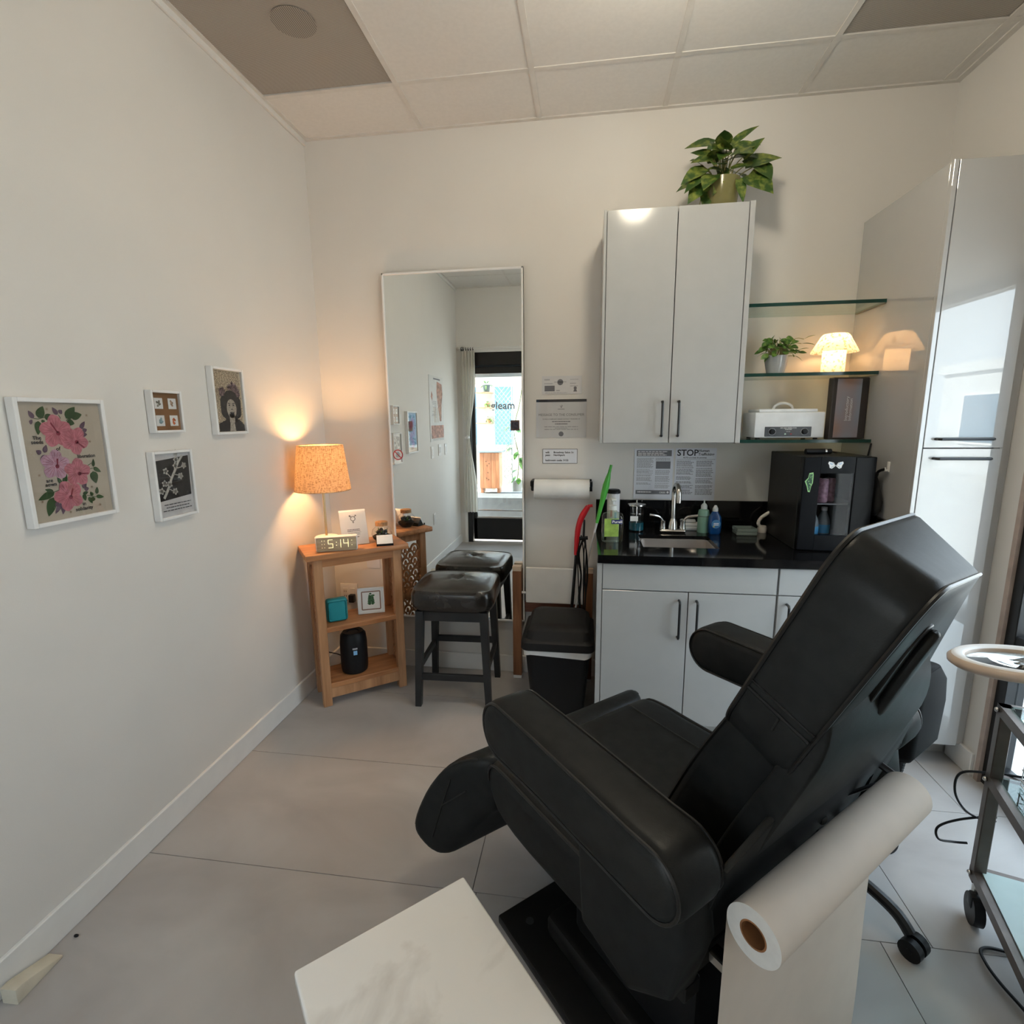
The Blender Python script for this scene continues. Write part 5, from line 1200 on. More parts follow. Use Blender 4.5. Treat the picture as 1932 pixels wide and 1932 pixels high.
# leg rest: widens towards the foot
lp = smoothpoly([(.42, .50, 0), (.46, .54, 0), (.545, .50, 0), (.625, .40, 0), (.685, .255, 0), (.695, .185, 0), (.63, .125, 0), (.575, .135, 0), (.52, .235, 0), (.455, .335, 0), (.42, .37, 0)], 2)
lp = [(p.x, p.y) for p in lp]
def flare(v): return Vector((v.x, v.y * (1 + max(0, v.x - .44) * 1.9), v.z))
lr = MB().prism(lp, 'y', -.325, .325, .035, 4, shear=flare).build('leg_rest', LEATHER, CH, 50)
for s_ in (-1, 1):
    edge_pipe(lp, s_ * .325, s_, .035, .0042, lambda p: p.z > .20 and p.x > .47 and (p.x - .42) * .95 + (p.z - .5) > -.06, flare, .33).build('piping', PIPING, lr)
    MB().tube([flare(Vector((.545, s_ * .3265, .43))), flare(Vector((.575, s_ * .3265, .33))), flare(Vector((.61, s_ * .3265, .20)))], .0024, 5).tube([flare(Vector((.575, s_ * .3265, .33))), flare(Vector((.50, s_ * .3265, .41)))], .0024, 5).build('seam', PIPING, lr)
MB().tube([flare(Vector((.603, y, .397))) for y in (-.3, -.1, .1, .3)], .003, 6).build('cross_seam', PIPING, lr)
# armrests
arm_p = [(.19 + .072 * cos(a), .797 + .072 * sin(a)) for a in [R(-90 + 180 * i / 16) for i in range(17)]]
arm_p += [(.05, .866), (-.12, .858), (-.22, .852)] + [(-.265 + .066 * cos(a), .786 + .066 * sin(a)) for a in [R(90 + 180 * i / 14) for i in range(15)]] + [(-.15, .722), (.05, .728)]
for s_ in (1, -1):
    lo, hi = (.322, .44) if s_ > 0 else (-.44, -.322)
    a = MB().prism(arm_p, 'y', lo, hi, .026, 5).build('armrest', LEATHER, CH, 50)
    for y, sd in ((lo, -1), (hi, 1)): edge_pipe(arm_p, y, sd, .026, .0036, None, None, .24).build('piping', PIPING, a)
    MB().prism([(-.04, .74), (-.30, .75), (-.315, .66), (-.285, .54), (-.20, .47), (-.06, .50)], 'y', s_ * .31 if s_ > 0 else -.40, .40 if s_ > 0 else -.31, .02, 4).build('arm_bracket_cover', LEATHER, CH, 50)
# lower back
lb = smoothpoly([(-.03, .53, 0), (-.085, .66, 0), (-.15, .82, 0), (-.215, .95, 0), (-.275, 1.05, 0), (-.34, 1.06, 0), (-.372, 1.0, 0), (-.345, .92, 0), (-.30, .79, 0), (-.215, .655, 0), (-.17, .55, 0)], 2)
lbm = MB().prism([(p.x, p.y) for p in lb], 'y', -.185, .225, .03, 4, shear=sh_back).build('lower_back', LEATHER, CH, 50)
lb2 = [(p.x, p.y) for p in lb]
for y, sd in ((.225, 1), (-.185, -1)): edge_pipe(lb2, y, sd, .03, .004, lambda p: p.z > .56, sh_back).build('piping', PIPING, lbm)
# upper back and head pad
def sh_up(v):
    k = (.238 - v.y) / .438; w_ = min(1, max(0, (v.z - 1.0) / .33))
    return Vector((v.x + (.235 - v.y) * .16 * min(1, max(0, (v.z - .95) / .33)), v.y, v.z - k * w_ * (.028 + .05 * max(0, (-v.x - .42) / .1))))
FD = Vector((-.41, .912)).normalized(); FN = Vector((-.912, -.41)).normalized(); F0 = Vector((-.262, 1.03))
def pad(u, s_, t_): p = F0 + FD * s_ + FN * t_; return Vector((p.x, u, p.y))
def rrect(u0, u1, s0, s1, r, n=10):
    pts = []
    for cx, cy, a0 in ((u1 - r, s1 - r, 0), (u0 + r, s1 - r, 90), (u0 + r, s0 + r, 180), (u1 - r, s0 + r, 270)):
        for i in range(n + 1): an = R(a0 + 90 * i / n); pts.append((cx + r * cos(an), cy + r * sin(an)))
    return pts
PT = .128
out_ = rrect(-.232, .240, -.075, .356, .072)
def sh_pad(v): return sh_up(pad(v.x, v.y, v.z))
ubm = MB().prism(out_, 'z', 0, PT, .016, 4, shear=sh_pad).build('upper_back', LEATHER, CH, 60)
oi = inset(out_, .003)
for t_, r_ in ((.004, .0046), (PT - .004, .0034)):
    MB().tube([sh_pad(Vector((p[0], p[1], t_))) for p in oi], r_, 6, True).build('piping', PIPING, ubm)
for y, sd in ((.240, 1), (-.218, -1)):
    for s_, r_ in ((.050, .0030), (.066, .0018)): MB().tube([sh_pad(Vector((y + sd * .0005, s_, t_))) for t_ in (.008, .05, PT - .008)], r_, 5).build('seam', PIPING, ubm)
    MB().tube([sh_pad(Vector((y + sd * .0005, .046, .070))), sh_pad(Vector((y + sd * .0005, .02, .072)))], .0022, 5).build('seam', PIPING, ubm)
# rear pull handle in a recess
def on_rear(u, y): return sh_pad(Vector((y, .03 + u * .28, PT)))
rd_ = (on_rear(1, 0) - on_rear(0, 0)).normalized(); ry = (on_rear(0, 0) - on_rear(0, 1)).normalized(); rn = ry.cross(rd_).normalized()
if rn.x > 0: rn = -rn
Mh = basis(on_rear(.36, .045) + rn * .0015, ry, rd_, ry.cross(rd_))
sg = 1 if ry.cross(rd_).dot(rn) > 0 else -1
MB().prism([(p.x, p.y) for p in smoothpoly([(-.045, -.105, 0), (.05, -.105, 0), (.05, .105, 0), (-.045, .105, 0)], 2)], 'z', -.006 * sg, .0035 * sg, .0015, 1, Mx=Mh).build('recess_lining', PIPING, CH, 40)
MB().prism([(p.x, p.y) for p in smoothpoly([(-.014, -.085, 0), (.038, -.085, 0), (.038, .098, 0), (-.014, .098, 0)], 2)], 'z', .001 * sg, .018 * sg, .008, 3, Mx=Mh).build('pull_handle', LEATHER, CH, 40)
# closed rear shell between the head pad and the skirt, widening downwards
rs_p = smoothpoly([(-.235, .56, 0), (-.20, .60, 0), (-.235, .70, 0), (-.29, .84, 0), (-.345, .96, 0), (-.37, 1.05, 0), (-.415, 1.10, 0), (-.418, 1.02, 0), (-.385, .93, 0), (-.335, .80, 0), (-.285, .66, 0), (-.262, .57, 0)], 2)
def sh_shell(v):
    w_ = min(1, max(0, (1.05 - v.z) / .45)); s_ = 1 + .42 * w_ if v.y < .02 else 1 + .10 * w_
    yy = .02 + (v.y - .02) * s_
    return Vector((v.x + (.235 - v.y) * .16 * min(1, max(0, (v.z - .95) / .33)), yy, v.z))
MB().prism([(p.x, p.y) for p in rs_p], 'y', -.195, .232, .02, 4, shear=sh_shell).build('rear_shell', LEATHER, CH, 50)
# rear skirt and metal fittings
def rear(v): return Vector((v.x - max(0, v.z - .56) * .30, v.y, v.z))
rp_ = [(.33, .545), (.33, .80), (.20, .90), (.05, .93), (-.20, .93), (-.30, .86), (-.33, .78), (-.33, .665), (-.27, .66), (-.25, .72), (-.21, .71), (-.20, .62), (-.10, .60), (-.06, .66), (-.02, .65), (.0, .575), (.12, .56), (.20, .548)]
MB().prism(rp_, 'x', -.262, -.248, .004, 2, shear=rear).build('rear_skirt', LEATHER, CH, 40)
for y, z, a in ((-.325, .735, .012), (-.315, .705, .010), (-.165, .64, .016), (-.05, .69, .010), (.173, .555, .015), (.248, .53, .014), (-.02, .60, .010)): MB().box((-.306, y - a, z - a * .8), (-.265, y + a, z + a * .8), .003, 1).build('steel_fitting', CHROME, CH)
MB().box((-.262, -.30, .50), (-.225, .30, .545), .004, 1).box((-.22, -.26, .36), (.34, -.21, .40), .004, 1).box((-.22, .21, .36), (.34, .26, .40), .004, 1).cyl((-.25, -.18, .30), (-.25, -.18, .72), .016, n=12).cyl((-.25, .16, .28), (-.27, .16, .58), .014, n=12).build('steel_frame', BLACKM, CH)
MB().cyl((-.235, -.10, .10), (-.05, -.10, .40), .022, n=14).cyl((-.20, .08, .08), (.18, .08, .36), .022, n=14).build('lift_actuator', BLACKM, CH)
MB().box((-.20, -.19, .10), (.20, .19, .37), .02, 2).build('column_cover', BLACKP, CH)
MB().box((-.42, -.265, 0), (.405, .315, .028), .006, 2).box((-.30, -.23, .028), (.28, .23, .10), .02, 2).build('base_plate', M('satin_black_base', (.006, .006, .006, 1), .45), CH)
CAPM = M('dull_black_cap', (.035, .035, .036, 1), .6)
for x, y in ((.335, .245), (.375, .085), (.335, -.245), (-.36, .25)): MB().cyl((x, y, .026), (x, y, .0295), .012, n=16).build('base_bolt_cap', CAPM, CH)
# roll holder arms
RX, RZ = -.377, .72
MB().tube([(-.262, -.262, .755), (RX - .0, -.262, RZ)], .008, 8).cyl((RX, -.268, RZ), (RX, .30, RZ), .007, n=10).tube([(-.262, .0, .70), (RX + .03, -.262, RZ + .01)], .004, 6).build('roll_holder', BLACKM, CH)

# paper roll with its hanging sheet
PR = thing('exam_paper_roll', 'roll of white exam paper behind the chair back, its sheet hanging down', 'paper roll', tuple(chw(RX, 0, 0)), 131.2)
RR = .0455; y0, y1 = -.232, .320
m = MB(); n = 48
for yy in (y0, y1): pass
vs = []; 
for yy, r in ((y0, RR), (y1, RR)):
    for i in range(n): vs.append((r * cos(2 * pi * i / n), yy, RZ + r * sin(2 * pi * i / n)))
m.add(vs, [(i, (i + 1) % n, n + (i + 1) % n, n + i) for i in range(n)]); rollo = m.build('roll', EXAM, PR, 60)
for yy in (y0, y1):
    m = MB(); vs = []
    for r in (RR, .0225):
        for i in range(n): vs.append((r * cos(2 * pi * i / n), yy, RZ + r * sin(2 * pi * i / n)))
    m.add(vs, [(i, (i + 1) % n, n + (i + 1) % n, n + i) for i in range(n)]); m.build('roll_edge', EXAMEND, PR, 0)
m = MB(); vs = []
for yy, r in ((y0, .0225), (y1, .0225), (y1, .0195), (y0, .0195)):
    for i in range(n): vs.append((r * cos(2 * pi * i / n), yy, RZ + r * sin(2 * pi * i / n)))
fs = []
for k in range(4):
    for i in range(n): fs.append((k * n + i, k * n + (i + 1) % n, ((k + 1) % 4) * n + (i + 1) % n, ((k + 1) % 4) * n + i))
m.add(vs, fs); m.build('core', M('cardboard_core', (.34, .15, .06, 1), .8, var=.15), PR, 60)
m = MB(); vs = []; fs = []; NZ = 24
for i in range(NZ + 1):
    z = RZ * (1 - i / NZ); off = RR + .004 * sin(i * .25) * (i / NZ)
    for yy in (y0, y0 * .5 + y1 * .5, y1): vs.append((off - .0, yy, max(z, .004)))
for i in range(3): vs += [(RR + .05 + .05 * i, yy, .004 + .002 * (i % 2)) for yy in (y0, y0 * .5 + y1 * .5, y1)] if False else []
for i in range(NZ):
    for j in range(2): fs.append((i * 3 + j, i * 3 + j + 1, (i + 1) * 3 + j + 1, (i + 1) * 3 + j))
m.add(vs, fs); o = m.build('hanging_sheet', EXAM, PR, 60)

# rolling stool, mostly hidden behind the chair
ST = thing('rolling_stool', 'black rolling stool with a small backrest tucked behind the treatment chair', 'stool', (2.262, -1.247, 0), 0)
SC_ = Vector((2.262, -1.247, 0))
MB().lathe([(0, .455), (.14, .455), (.168, .468), (.172, .49), (.16, .512), (.10, .52), (0, .522)], 36).build('seat', M('stool_vinyl', (.022, .026, .03, 1), .3), ST)
MB().cyl((0, 0, .10), (0, 0, .28), .026, n=16).cyl((0, 0, .28), (0, 0, .456), .016, n=14).lathe([(0, .08), (.045, .085), (.045, .12), (.03, .135), (0, .135)], 18).build('gas_lift', BLACKM, ST)
for k in range(5):
    a = R(-53.7 + 72 * k); e = Vector((cos(a), sin(a), 0))
    l = MB().tube(spline([e * .02 + Vector((0, 0, .115)), e * .17 + Vector((0, 0, .118)), e * .29 + Vector((0, 0, .098)), e * .338 + Vector((0, 0, .062))], 6), .017, 10).build('leg', BLACKM, ST)
    s_ = Vector((-e.y, e.x, 0)); w_ = e * .352 + Vector((0, 0, .029))
    MB().cyl(w_ - s_ * .028, w_ - s_ * .006, .029, n=18).cyl(w_ + s_ * .006, w_ + s_ * .028, .029, n=18).cyl(w_ - s_ * .03, w_ + s_ * .03, .008, n=10).build('caster', BLACKP, l)
def stw(X, W, z): return FWx * X + LAx * W + Vector((0, 0, z)) - SC_
br = MB(); Mb = basis(stw(-2.715, .84, .73), LAx, FWx, (0, 0, 1))
rings = [ring_rr(.075, .018, .018, -.12), ring_rr(.098, .030, .026, -.095), ring_rr(.105, .034, .03, .02), ring_rr(.095, .032, .028, .085), ring_rr(.065, .022, .02, .122)]
lf = loft(rings); br.add([Mb @ Vector(p) for p in lf.v], lf.f); br.build('backrest', M('stool_back_fabric', (.008, .008, .009, 1), .8, spec=.2), ST, 60)
bl = MB(); prof = []
p0 = stw(-2.69, .82, .61); p1 = stw(-2.66, .86, .44)
k = 18
bl.tube([p0.lerp(p1, i / (k * 2)) for i in range(k * 2 + 1)], .02, 12, rs=[.020 if i % 2 else .0255 for i in range(k * 2 + 1)]); bl.tube([p1, (p1 + Vector((0, 0, .44)) * 0 + Vector((0, 0, -.01))), Vector((0, 0, .44))], .012, 8)
bl.build('bellows', BLACKP, ST, 20)

# marble side table
MARB, nt, b = new_mat('white_marble')
nz, rp, mp = noise_mix(nt, b, (.66, .63, .60, 1), (.92, .91, .89, 1), (5, 7, 5), 10, .22, .46, 1.4); b.inputs['Roughness'].default_value = .18
tb0 = Vector((1.298, -2.022, 0)); ex = Vector((-.208, -.188, 0)).normalized(); ey = Vector((.204, -.201, 0)).normalized()
Mt = basis((tb0.x, tb0.y, 0), ex, ey, (0, 0, 1))
TB = thing('side_table', 'white marble topped side table in the foreground', 'side table', (tb0.x, tb0.y, 0), math.degrees(math.atan2(ex.y, ex.x)))
TW, TD = .325, .46
m = MB().box((0, 0, .575), (TW, TD, .60), .005, 3); m.build('marble_top', MARB, TB)
MB().box((.03, .03, .55), (TW - .03, TD - .03, .575), .003, 1).build('apron', WHITE, TB)
for x in (.045, TW - .045):
    for y in (.045, TD - .045): MB().cyl((x, y, 0), (x, y, .551), .012, .016, 14).build('leg', CHROME, TB)

o = MB().sphere((0, 0, .004), .006, 8, 6, (1.3, .8, .7)).build('floor_crumb', BLACKP); o.location = (.046, -1.803, 0); tag(o, 'tiny dark crumb on the floor beside the left baseboard', 'crumb')
# ================================================================== TROLLEY, MAGNIFIER LAMP, CORDS
tx = Vector((.955, -.295, 0)); ty = Vector((-.295, -.955, 0))
TR_ = thing('trolley', 'bronze framed trolley with glass shelves on casters at the right edge', 'trolley', (2.705, -1.36, 0), math.degrees(math.atan2(tx.y, tx.x)))
BRZ = M('bronze_frame', (.13, .105, .092, 1), .38, .6, var=.15)
TWd, TLn = .37, .56      # local: x to the right, -y towards the camera
sgn = -1
def tl_(x, y, z): return (x, -y, z)
for x in (0, TWd - .03):
    for y in (0, TLn - .03):
        l = MB().box((x, -y, .125), (x + .03, -y - .03, .70), .002, 1).build('leg', BRZ, TR_)
        MB().cyl((x + .015, -y - .02, .055), (x + .015, -y - .02, .126), .010, n=10).build('caster_stem', CHROME, l)
        MB().cyl((x + .002, -y - .035, .045), (x + .028, -y - .035, .045), .045, n=22).box((x - .002, -y - .05, .05), (x + .032, -y - .015, .095), .008, 2).build('caster', BLACKP, l)
TG = thin_glass('green_tint_glass', (.74, .86, .84, 1), .9)
for z, nm in ((.135, 'lower_shelf'), (.45, 'middle_shelf'), (.67, 'top_shelf')):
    f = MB(); hgt = .03
    f.box((0, -.0, z), (TWd, -.022, z + hgt)).box((0, -TLn + .022, z), (TWd, -TLn, z + hgt)).box((0, -.0, z), (.022, -TLn, z + hgt)).box((TWd - .022, 0, z), (TWd, -TLn, z + hgt))
    s_ = f.build(nm, BRZ, TR_, 0)
    MB().box((.02, -.02, z + hgt - .004), (TWd - .02, -TLn + .02, z + hgt + .004)).build('glass_panel', M('frosted_glass_panel', (.42, .52, .51, 1), .22, var=.03) if z < .2 else TG, s_, 0)
for z in (.15, .465, .685): MB().sphere((-.004, -.015, z), .007, 8, 6).build('bolt', CHROME, TR_)
TM = Matrix.Translation((2.705, -1.36, 0)) @ Matrix.Rotation(math.atan2(tx.y, tx.x), 4, 'Z')
t = thing('wire_basket', 'white wire basket on the middle trolley shelf', 'basket', tuple(TM @ Vector((.14, -.16, .486))), math.degrees(math.atan2(tx.y, tx.x)))
m = MB()
for k in range(7): m.tube([(-.08 + k * .027, .11, .08), (-.08 + k * .027, .11, .004), (-.08 + k * .027, -.13, .004), (-.08 + k * .027, -.13, .08)], .0016, 5)
for z in (.02, .05, .08): m.tube([(-.082, .111, z), (.084, .111, z), (.084, -.131, z), (-.082, -.131, z)], .002, 5, True)
m.build('wires', M('white_wire', (.70, .70, .70, 1), .35), t); MB().tube(spline([(-.06, .10, .13), (-.045, .09, .06), (-.02, .0, .035), (.02, -.05, .06)], 6), .007, 8).build('hook_handle', M('cream_handle', (.68, .65, .60, 1), .35), t)
t = thing('spray_bottle', 'dark red bottle with a black cap on the lower trolley shelf', 'bottle', tuple(TM @ Vector((.20, -.20, .169))))
MB().lathe([(0, 0), (.028, 0), (.030, .01), (.030, .09), (.014, .11), (0, .11)], 20).build('body', M('dark_red_bottle', (.10, .012, .02, 1), .3), t); MB().lathe([(0, .108), (.015, .108), (.015, .14), (0, .14)], 14).build('cap', BLACKP, t)
t = thing('red_case', 'dark red case on the top trolley shelf beside the black framed glazing', 'case', tuple(TM @ Vector((.22, -.18, .704))), -20)
MB().box((-.05, -.08, 0), (.05, .08, .045), .008, 2).build('case_body', M('wine_red', (.20, .02, .035, 1), .5), t); MB().box((-.02, -.082, .02), (.02, -.079, .032)).build('latch', CHROME, t)
# magnifier lamp
c0 = Vector((2.525, -1.635, .945)); ML = thing('magnifier_lamp', 'round magnifying lamp head with a pale ring and clear lens at the right edge', 'magnifier lamp', (2.98, -1.97, 0))
off = c0 - Vector((2.98, -1.97, 0)); Mm = Matrix.Translation(off) @ Matrix.Rotation(R(-9), 4, 'X') @ Matrix.Rotation(R(-4), 4, 'Y')
RING = M('lamp_ring_cream', (.56, .45, .36, 1), .3)
m = MB(); prof = [(.094, -.010), (.120, -.012), (.128, -.005), (.128, .004), (.119, .011), (.102, .012), (.094, .007), (.094, -.010)]
m.lathe(prof, 56, (0, 0, 0), Mm); m.build('lamp_ring', RING, ML, 60)
m = MB(); m.lathe([(.0945, .008), (.103, .0132), (.117, .0128), (.122, .008)], 56, (0, 0, 0), Mm); m.build('white_bezel', FRAMEW, ML, 60)
m = MB(); m.lathe([(0, -.010), (.05, -.008), (.0945, 0), (.05, .008), (0, .010)], 48, (0, 0, 0), Mm); m.build('lens', M('magnifier_lens', (.9, .97, .98, 1), .0, trans=1.0, ior=1.5, var=0), ML, 60)
hp = Mm @ Vector((.125, -.02, .0)); MB().tube(spline([hp, hp + Vector((.06, -.04, .03)), (.02, .02, 1.10), (0, 0, 1.0)], 6), .013, 10).build('arm', FRAMEW, ML); MB().cyl((0, 0, .03), (0, 0, 1.02), .014, n=14).build('pole', CHROME, ML); MB().lathe([(0, 0), (.14, 0), (.14, .02), (.03, .035), (0, .035)], 28).build('base', FRAMEW, ML)
# cords
def tw(x, y, z): return TM @ Vector((x, -y, z))
o = MB().tube(spline([tw(.30, .05, .62), tw(.16, .03, .52), tw(.02, -.015, .47), tw(-.045, -.03, .44), tw(-.055, -.02, .38), tw(-.02, -.03, .32), tw(.03, -.035, .30), tw(.05, -.035, .32), tw(-.03, -.03, .285), tw(-.085, -.01, .255), tw(-.08, -.01, .215), tw(-.035, -.035, .20), tw(.0, -.04, .205)], 8), .0035, 6).build('lamp_cord', BLACKP)
tag(o, 'thin black cord looping around the left rear leg of the trolley', 'cord')
o = MB().tube(spline([tw(.09, -.04, .42), tw(.04, -.035, .38), tw(.045, -.04, .33), tw(.055, -.04, .30)], 6), .0035, 6).build('short_cord', BLACKP)
tag(o, 'short black cord hanging beside the trolley leg', 'cord')
fc = lambda u, v: tw(u, v, .006)
MB().tube(localize(ML, spline([(3.06, -1.52, .006), (2.80, -1.50, .006), (2.685, -1.485, .006), (2.655, -1.53, .006), (2.66, -1.62, .006), (2.70, -1.72, .006), (2.90, -1.90, .006)], 10)), .0045, 6).build('power_cord', BLACKP, ML)
# ================================================================== OUTSIDE (seen through the door and the right glazing)
PAVE = M('pale_paving', (.55, .545, .53, 1), .85, var=.06, scale=4)
def outslab(n, a, c, m): return struct(MB().box(a, c).build(n, m, smooth=0))
outslab('floor_outside', (-14, -30, -.12), (30, 12, -.055), PAVE)
OUTWALL = M('bright_stucco', (.66, .64, .60, 1), .85, var=.03)
def building(lab, loc, w_, d_, h_, col, wins, rz=0):
    t = thing('building', lab, 'building', loc, rz)
    MB().box((-w_ / 2, -d_ / 2, -.05), (w_ / 2, d_ / 2, h_)).box((-w_ / 2 - .1, -d_ / 2 - .1, h_), (w_ / 2 + .1, d_ / 2 + .1, h_ + .25)).build('wall', M('stucco_' + str(len(bpy.data.materials)), col, .85, var=.04, scale=2), t, 0)
    for x0, x1, z0, z1 in wins:
        f = MB().box((x0 - .06, d_ / 2, z0 - .06), (x1 + .06, d_ / 2 + .05, z1 + .06)).build('window_trim', FRAMEW, t, 0)
        MB().box((x0, d_ / 2 + .03, z0), (x1, d_ / 2 + .06, z1)).build('pane', M('sky_window' if 'sky_window' not in bpy.data.materials else 'sky_window_b', (.10, .20, .30, 1), .08), f, 0)
    return t
building('cream building with blue windows across the street beyond the glass door', (-1.2, -11.5, 0), 9, 4, 2.9, (.62, .50, .40, 1), [(-3.2 + i * 1.5, -2.0 + i * 1.5, .9, 2.25) for i in range(5)])
building('pale building across the street beyond the right glazing', (13.5, -9.0, 0), 12, 4, 2.6, (.60, .62, .64, 1), [(-5 + i * 2.0, -3.6 + i * 2.0, .8, 2.0) for i in range(5)], 90)
# patio by the door
aw = thing('door_canopy', 'dark canopy edge above the glass door outside', 'canopy', (.55, -3.75, 2.05))
MB().box((-1.1, -.32, 0), (1.1, .30, .12)).build('fascia', M('dark_canopy', (.05, .055, .06, 1), .6), aw, 0); MB().cyl((-1.1, -.34, .03), (1.1, -.34, .03), .02, n=10).build('rail', CHROME, aw)
stp = struct(MB().box((-.7, -4.0, -.06), (1.6, -4.55, .455)).build('trim_5', M('dark_planter_wall', (.14, .145, .15, 1), .8, var=.1), smooth=0))
pt = struct(MB().box((-.7, -4.55, -.06), (1.8, -5.6, .44)).build('trim_6', PAVE, smooth=0))
pb = thing('planter_box', 'cedar planter cupboard with a knotty door standing outside the glass door', 'planter', (.15, -4.42, .455))
CED = wood('cedar', rgb(168, 104, 66), rgb(206, 142, 98), 'z'); CED2 = wood('cedar_pale', rgb(190, 140, 104), rgb(222, 180, 142), 'z')
MB().box((-.13, -.26, .07), (.155, .0, .585), .003, 1).build('box', CED2, pb); 
for x0, x1 in ((-.128, -.07), (-.07, .04), (.04, .10), (.10, .153)): MB().box((x0 + .001, .001, .075), (x1 - .001, .012, .58), .002, 1).build('board', CED, pb)
MB().box((-.16, -.29, .585), (.20, .03, .61), .003, 1).build('lid', M('bluish_lid', (.30, .36, .38, 1), .5), pb)
m = MB()
for x, z in ((-.02, .40), (-.035, .46), (.01, .43), (-.01, .30), (-.03, .22), (.0, .2)): m.cyl((x, .012, z), (x, .0135, z), .008, n=10)
m.build('knots', M('knot_brown', (.10, .045, .02, 1), .8), pb, 0)
for x in (-.11, .13): MB().box((x - .02, -.2, 0), (x + .02, -.05, .071)).build('leg', CED, pb)
dsk = thing('round_pot_cover', 'pale round disc standing on the cedar planter outside', 'planter cover', (.10, -4.50, 1.066)); MB().cyl((0, -.01, .12), (0, .01, .12), .12, n=32).build('disc', M('pale_aqua', (.52, .62, .60, 1), .5), dsk); MB().box((-.05, -.03, 0), (.05, .03, .015)).build('foot', M('pale_aqua_foot', (.50, .60, .58, 1), .5), dsk)
sf = thing('outdoor_shelf', 'pale post with three small wooden shelves outside the glass door', 'shelf', (.03, -4.62, -.06)); MB().box((-.10, -.16, 0), (.16, -.10, 2.5)).build('post', M('pale_post', (.66, .68, .66, 1), .7), sf, 0)
for z in (1.50, 1.72, 1.93): MB().box((-.09, -.10, z), (.15, .10, z + .015)).build('board', CED2, sf, 0)
for lab, x, z, r, h_, n, sp, up in (('dark hanging plant pot with wiry leaves on the top outdoor shelf', .10, 1.885, .055, .10, 22, .16, .12), ('trailing green plant in a white pot on the middle outdoor shelf', .12, 1.675, .035, .06, 26, .09, -.05), ('trailing green plant in a tan pot on the lowest outdoor shelf', .13, 1.455, .035, .06, 26, .09, -.05)):
    t = thing('outdoor_pot', lab, 'potted plant', (x, -4.60, z)); MB().lathe([(0, 0), (r * .85, 0), (r, h_), (r * .9, h_), (0, h_ * .9)], 20).build('pot', M('slate_pot', (.10, .13, .12, 1), .5) if r > .05 else CED2, t)
    m = MB()
    for k in range(n):
        an = random.uniform(0, 6.28); b_ = Vector((0, 0, h_)); d_ = Vector((cos(an), sin(an), random.uniform(-.6, .9) + up * 3)); leaf_mesh(m, b_ + d_ * .02, d_, (0, 0, 1) if abs(d_.normalized().z) < .9 else (1, 0, 0), random.uniform(.5, 1) * sp, .018, .5, .1, False)
    m.build('foliage', LEAFO, t, 60)
lt = thing('trellis', 'white diamond lattice trellis outside the glass door', 'trellis', (.28, -4.75, -.06)); m = MB()
for k in range(-16, 26):
    for s_ in (-1, 1):
        a_ = Vector((-.14, 0, .50 + k * .075)); b_ = Vector((.16, 0, .50 + k * .075 + s_ * .36)); lo, hi = .5, 2.2
        p, q = (a_, b_)
        if max(p.z, q.z) > hi or min(p.z, q.z) < lo: continue
        m.tube([p + Vector((0, .004 * s_, 0)), q + Vector((0, .004 * s_, 0))], .005, 4)
m.box((-.15, -.01, 0), (-.135, .01, 2.25)).box((.155, -.01, 0), (.17, .01, 2.25)); m.build('lattice', M('lattice_paint', (.62, .68, .66, 1), .6), lt, 0)
random.seed(4)
t = thing('climbing_plant', 'tall leafy climbing plant in a pot outside the glass door', 'potted plant', (.50, -4.85, .44)); stm = MB().tube(spline([(0, 0, .12), (.03, 0, .5), (-.04, .0, .9), (.05, 0, 1.3), (.10, 0, 1.65)], 6), .006, 6)
MB().lathe([(0, 0), (.07, 0), (.09, .16), (.08, .16), (0, .14)], 22).build('pot', M('stone_pot', (.45, .42, .38, 1), .7), t)
for k in range(40):
    z = random.uniform(.2, 1.65); an = random.uniform(-.5, 3.7); c_ = Vector((.04 * sin(z * 4), 0, z)); d_ = Vector((cos(an), sin(an) * .6, random.uniform(-.9, .3))); e_ = c_ + d_ * random.uniform(.03, .10); stm.tube([c_, e_], .002, 4)
    m = MB(); leaf_mesh(m, e_, d_, (0, 0, 1), random.uniform(.10, .16), .075, .3, .15, False); m.build('leaf', LEAFO, t, 60)
stm.build('stem', M('green_stem', (.10, .16, .05, 1), .6), t)
t = thing('door_card', 'small brown framed card stuck on the glass door, seen in the mirror', 'sign', (.682, -3.352, 1.37)); MB().box((-.054, -.003, 0), (.054, .006, .122)).build('card', M('card_brown', (.16, .10, .085, 1), .6), t, 0); MB().box((-.040, .006, .02), (.040, .0075, .102)).build('picture_print', M('card_print', (.07, .065, .09, 1), .6, var=.7, scale=60), t, 0)
t = thing('utility_pole', 'thin utility pole standing across the street', 'pole', (9.2, -8.2, -.06)); MB().cyl((0, 0, 0), (0, 0, 6.2), .07, .05, 10).build('shaft', M('pole_grey', (.25, .24, .23, 1), .7), t); MB().box((-.6, -.03, 5.7), (.6, .03, 5.78)).build('cross_arm', M('arm_grey', (.25, .24, .23, 1), .7), t)

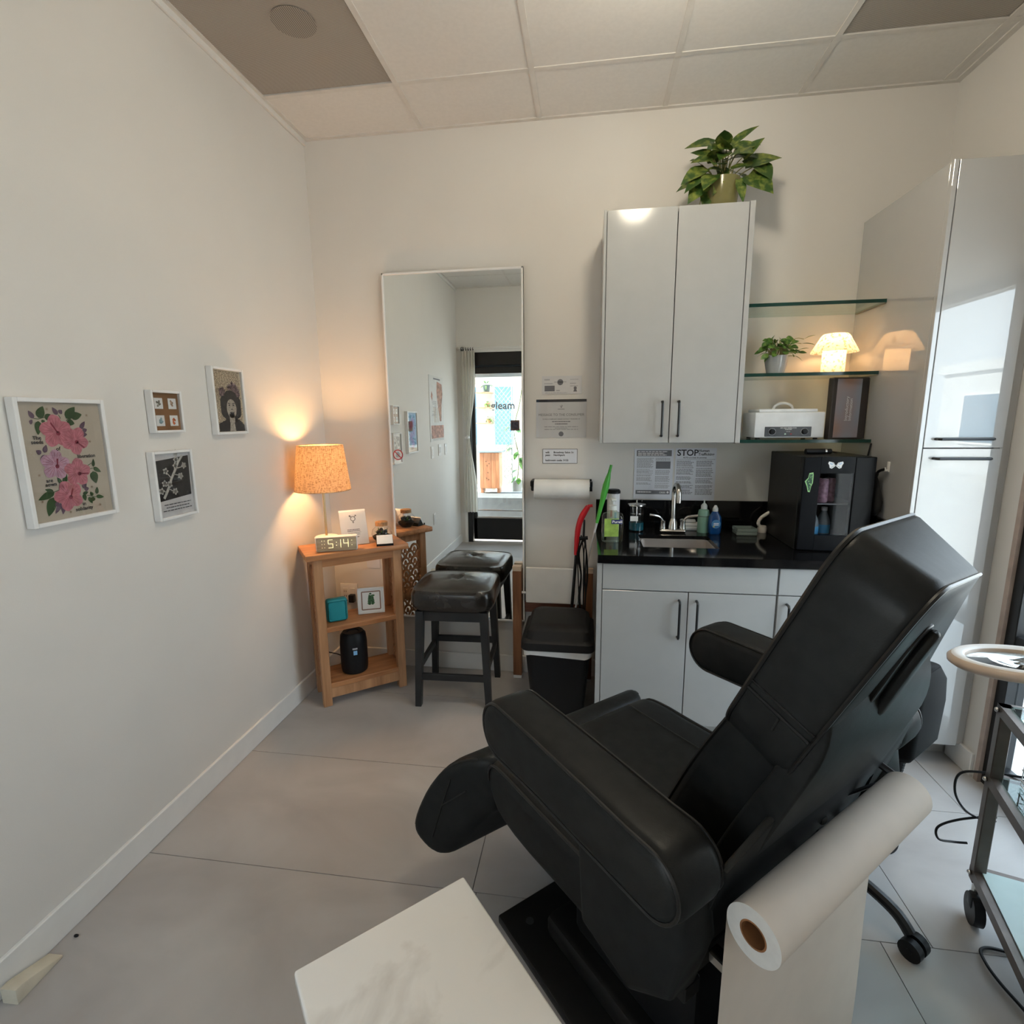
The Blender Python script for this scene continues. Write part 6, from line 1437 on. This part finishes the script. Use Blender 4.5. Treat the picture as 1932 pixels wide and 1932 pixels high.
# ================================================================== LIGHT AND CAMERA
t = thing('added_ceiling_lamp', 'unseen round globe lamp added close under the ceiling for warm light from above', 'added lamp', (1.80, -1.30, H))  # out-of-view lamp, added to give the upper walls warm light from above
MB().lathe([(0, 0), (.06, 0), (.06, -.02), (.02, -.03), (0, -.03)], 24).cyl((0, 0, -.02), (0, 0, -.09), .008, n=8).build('mount', WHITE, t)
MB().sphere((0, 0, -.20), .12, 32, 20).build('globe', thin_glass('globe_glass', (.97, .95, .92, 1), .5), t)
plight('added_globe_light', (0, 0, -.20), 23, (1, .91, .73), .10, t)
t = thing('wall_lamp', 'small warm glowing cylinder lamp on the door wall behind the camera', 'wall lamp', (1.72, YF, 1.40))
MB().cyl((0, .08, .0), (0, .08, .22), .055, n=28, caps=False).build('lamp_shade', LINEN, t, 60)
MB().box((-.02, 0, .09), (.02, .07, .13), .004, 1).build('bracket', BLACKM, t); MB().sphere((0, .08, .11), .02, 12, 8).build('bulb', BULB, t)
plight('bulb_light', (0, .08, .11), 2.5, (1, .56, .25), .02, t)

wd = bpy.data.worlds.new('sky_world'); SC.world = wd; wd.use_nodes = True; nt = wd.node_tree; bg = nt.nodes['Background']
SKY_STRENGTH = 6.0
tc = nt.nodes.new('ShaderNodeTexCoord'); sx = nt.nodes.new('ShaderNodeSeparateXYZ'); rp = nt.nodes.new('ShaderNodeValToRGB')
rp.color_ramp.elements[0].position = .0; rp.color_ramp.elements[0].color = (.90, .95, 1, 1); rp.color_ramp.elements[1].position = .7; rp.color_ramp.elements[1].color = (.72, .85, 1, 1)
nt.links.new(tc.outputs['Generated'], sx.inputs[0]); nt.links.new(sx.outputs['Z'], rp.inputs[0]); nt.links.new(rp.outputs[0], bg.inputs[0]); bg.inputs[1].default_value = SKY_STRENGTH
sn = bpy.data.lights.new('sun', 'SUN'); sn.energy = 24.0; sn.color = (1, .90, .76); sn.angle = R(.6)
so = bpy.data.objects.new('sun', sn); C.objects.link(so); so.rotation_euler = Vector((.9, -.12, -.8)).to_track_quat('-Z', 'Y').to_euler()
def portal(name, loc, rot, sx_, sy_):
    l = bpy.data.lights.new(name, 'AREA'); l.shape = 'RECTANGLE'; l.size = sx_; l.size_y = sy_; l.cycles.is_portal = True
    o = bpy.data.objects.new(name, l); C.objects.link(o); o.location = loc; o.rotation_euler = rot
portal('sky_portal_window', (XR + .13, (OY0 + OY1) / 2, OZ / 2), (R(90), 0, R(90)), OY0 - OY1, OZ)
portal('sky_portal_door', ((DX0 + DX1) / 2, YF - .13, DZ / 2), (R(90), 0, 0), DX1 - DX0, DZ)
cam = bpy.data.cameras.new('camera'); co = bpy.data.objects.new('camera', cam); C.objects.link(co)
px_, ry_, yz_ = -0.1785, -0.0095, 0.1437
f_ = Vector((-sin(yz_) * cos(px_), cos(yz_) * cos(px_), sin(px_))); r_ = Vector((cos(yz_), sin(yz_), 0)); u_ = r_.cross(f_)
r2 = r_ * cos(ry_) + u_ * sin(ry_); u2 = u_ * cos(ry_) - r_ * sin(ry_)
co.matrix_world = basis((1.5314, -2.8999, 1.5107), r2, u2, -f_)
cam.sensor_width = 36; cam.lens = 36 * 976.45 / 1932; cam.clip_start = .02; cam.clip_end = 200
SC.camera = co
SC.view_settings.view_transform = 'Standard'; SC.view_settings.look = 'None'; SC.view_settings.exposure = 0; SC.view_settings.gamma = 1
SC.view_settings.use_curve_mapping = False
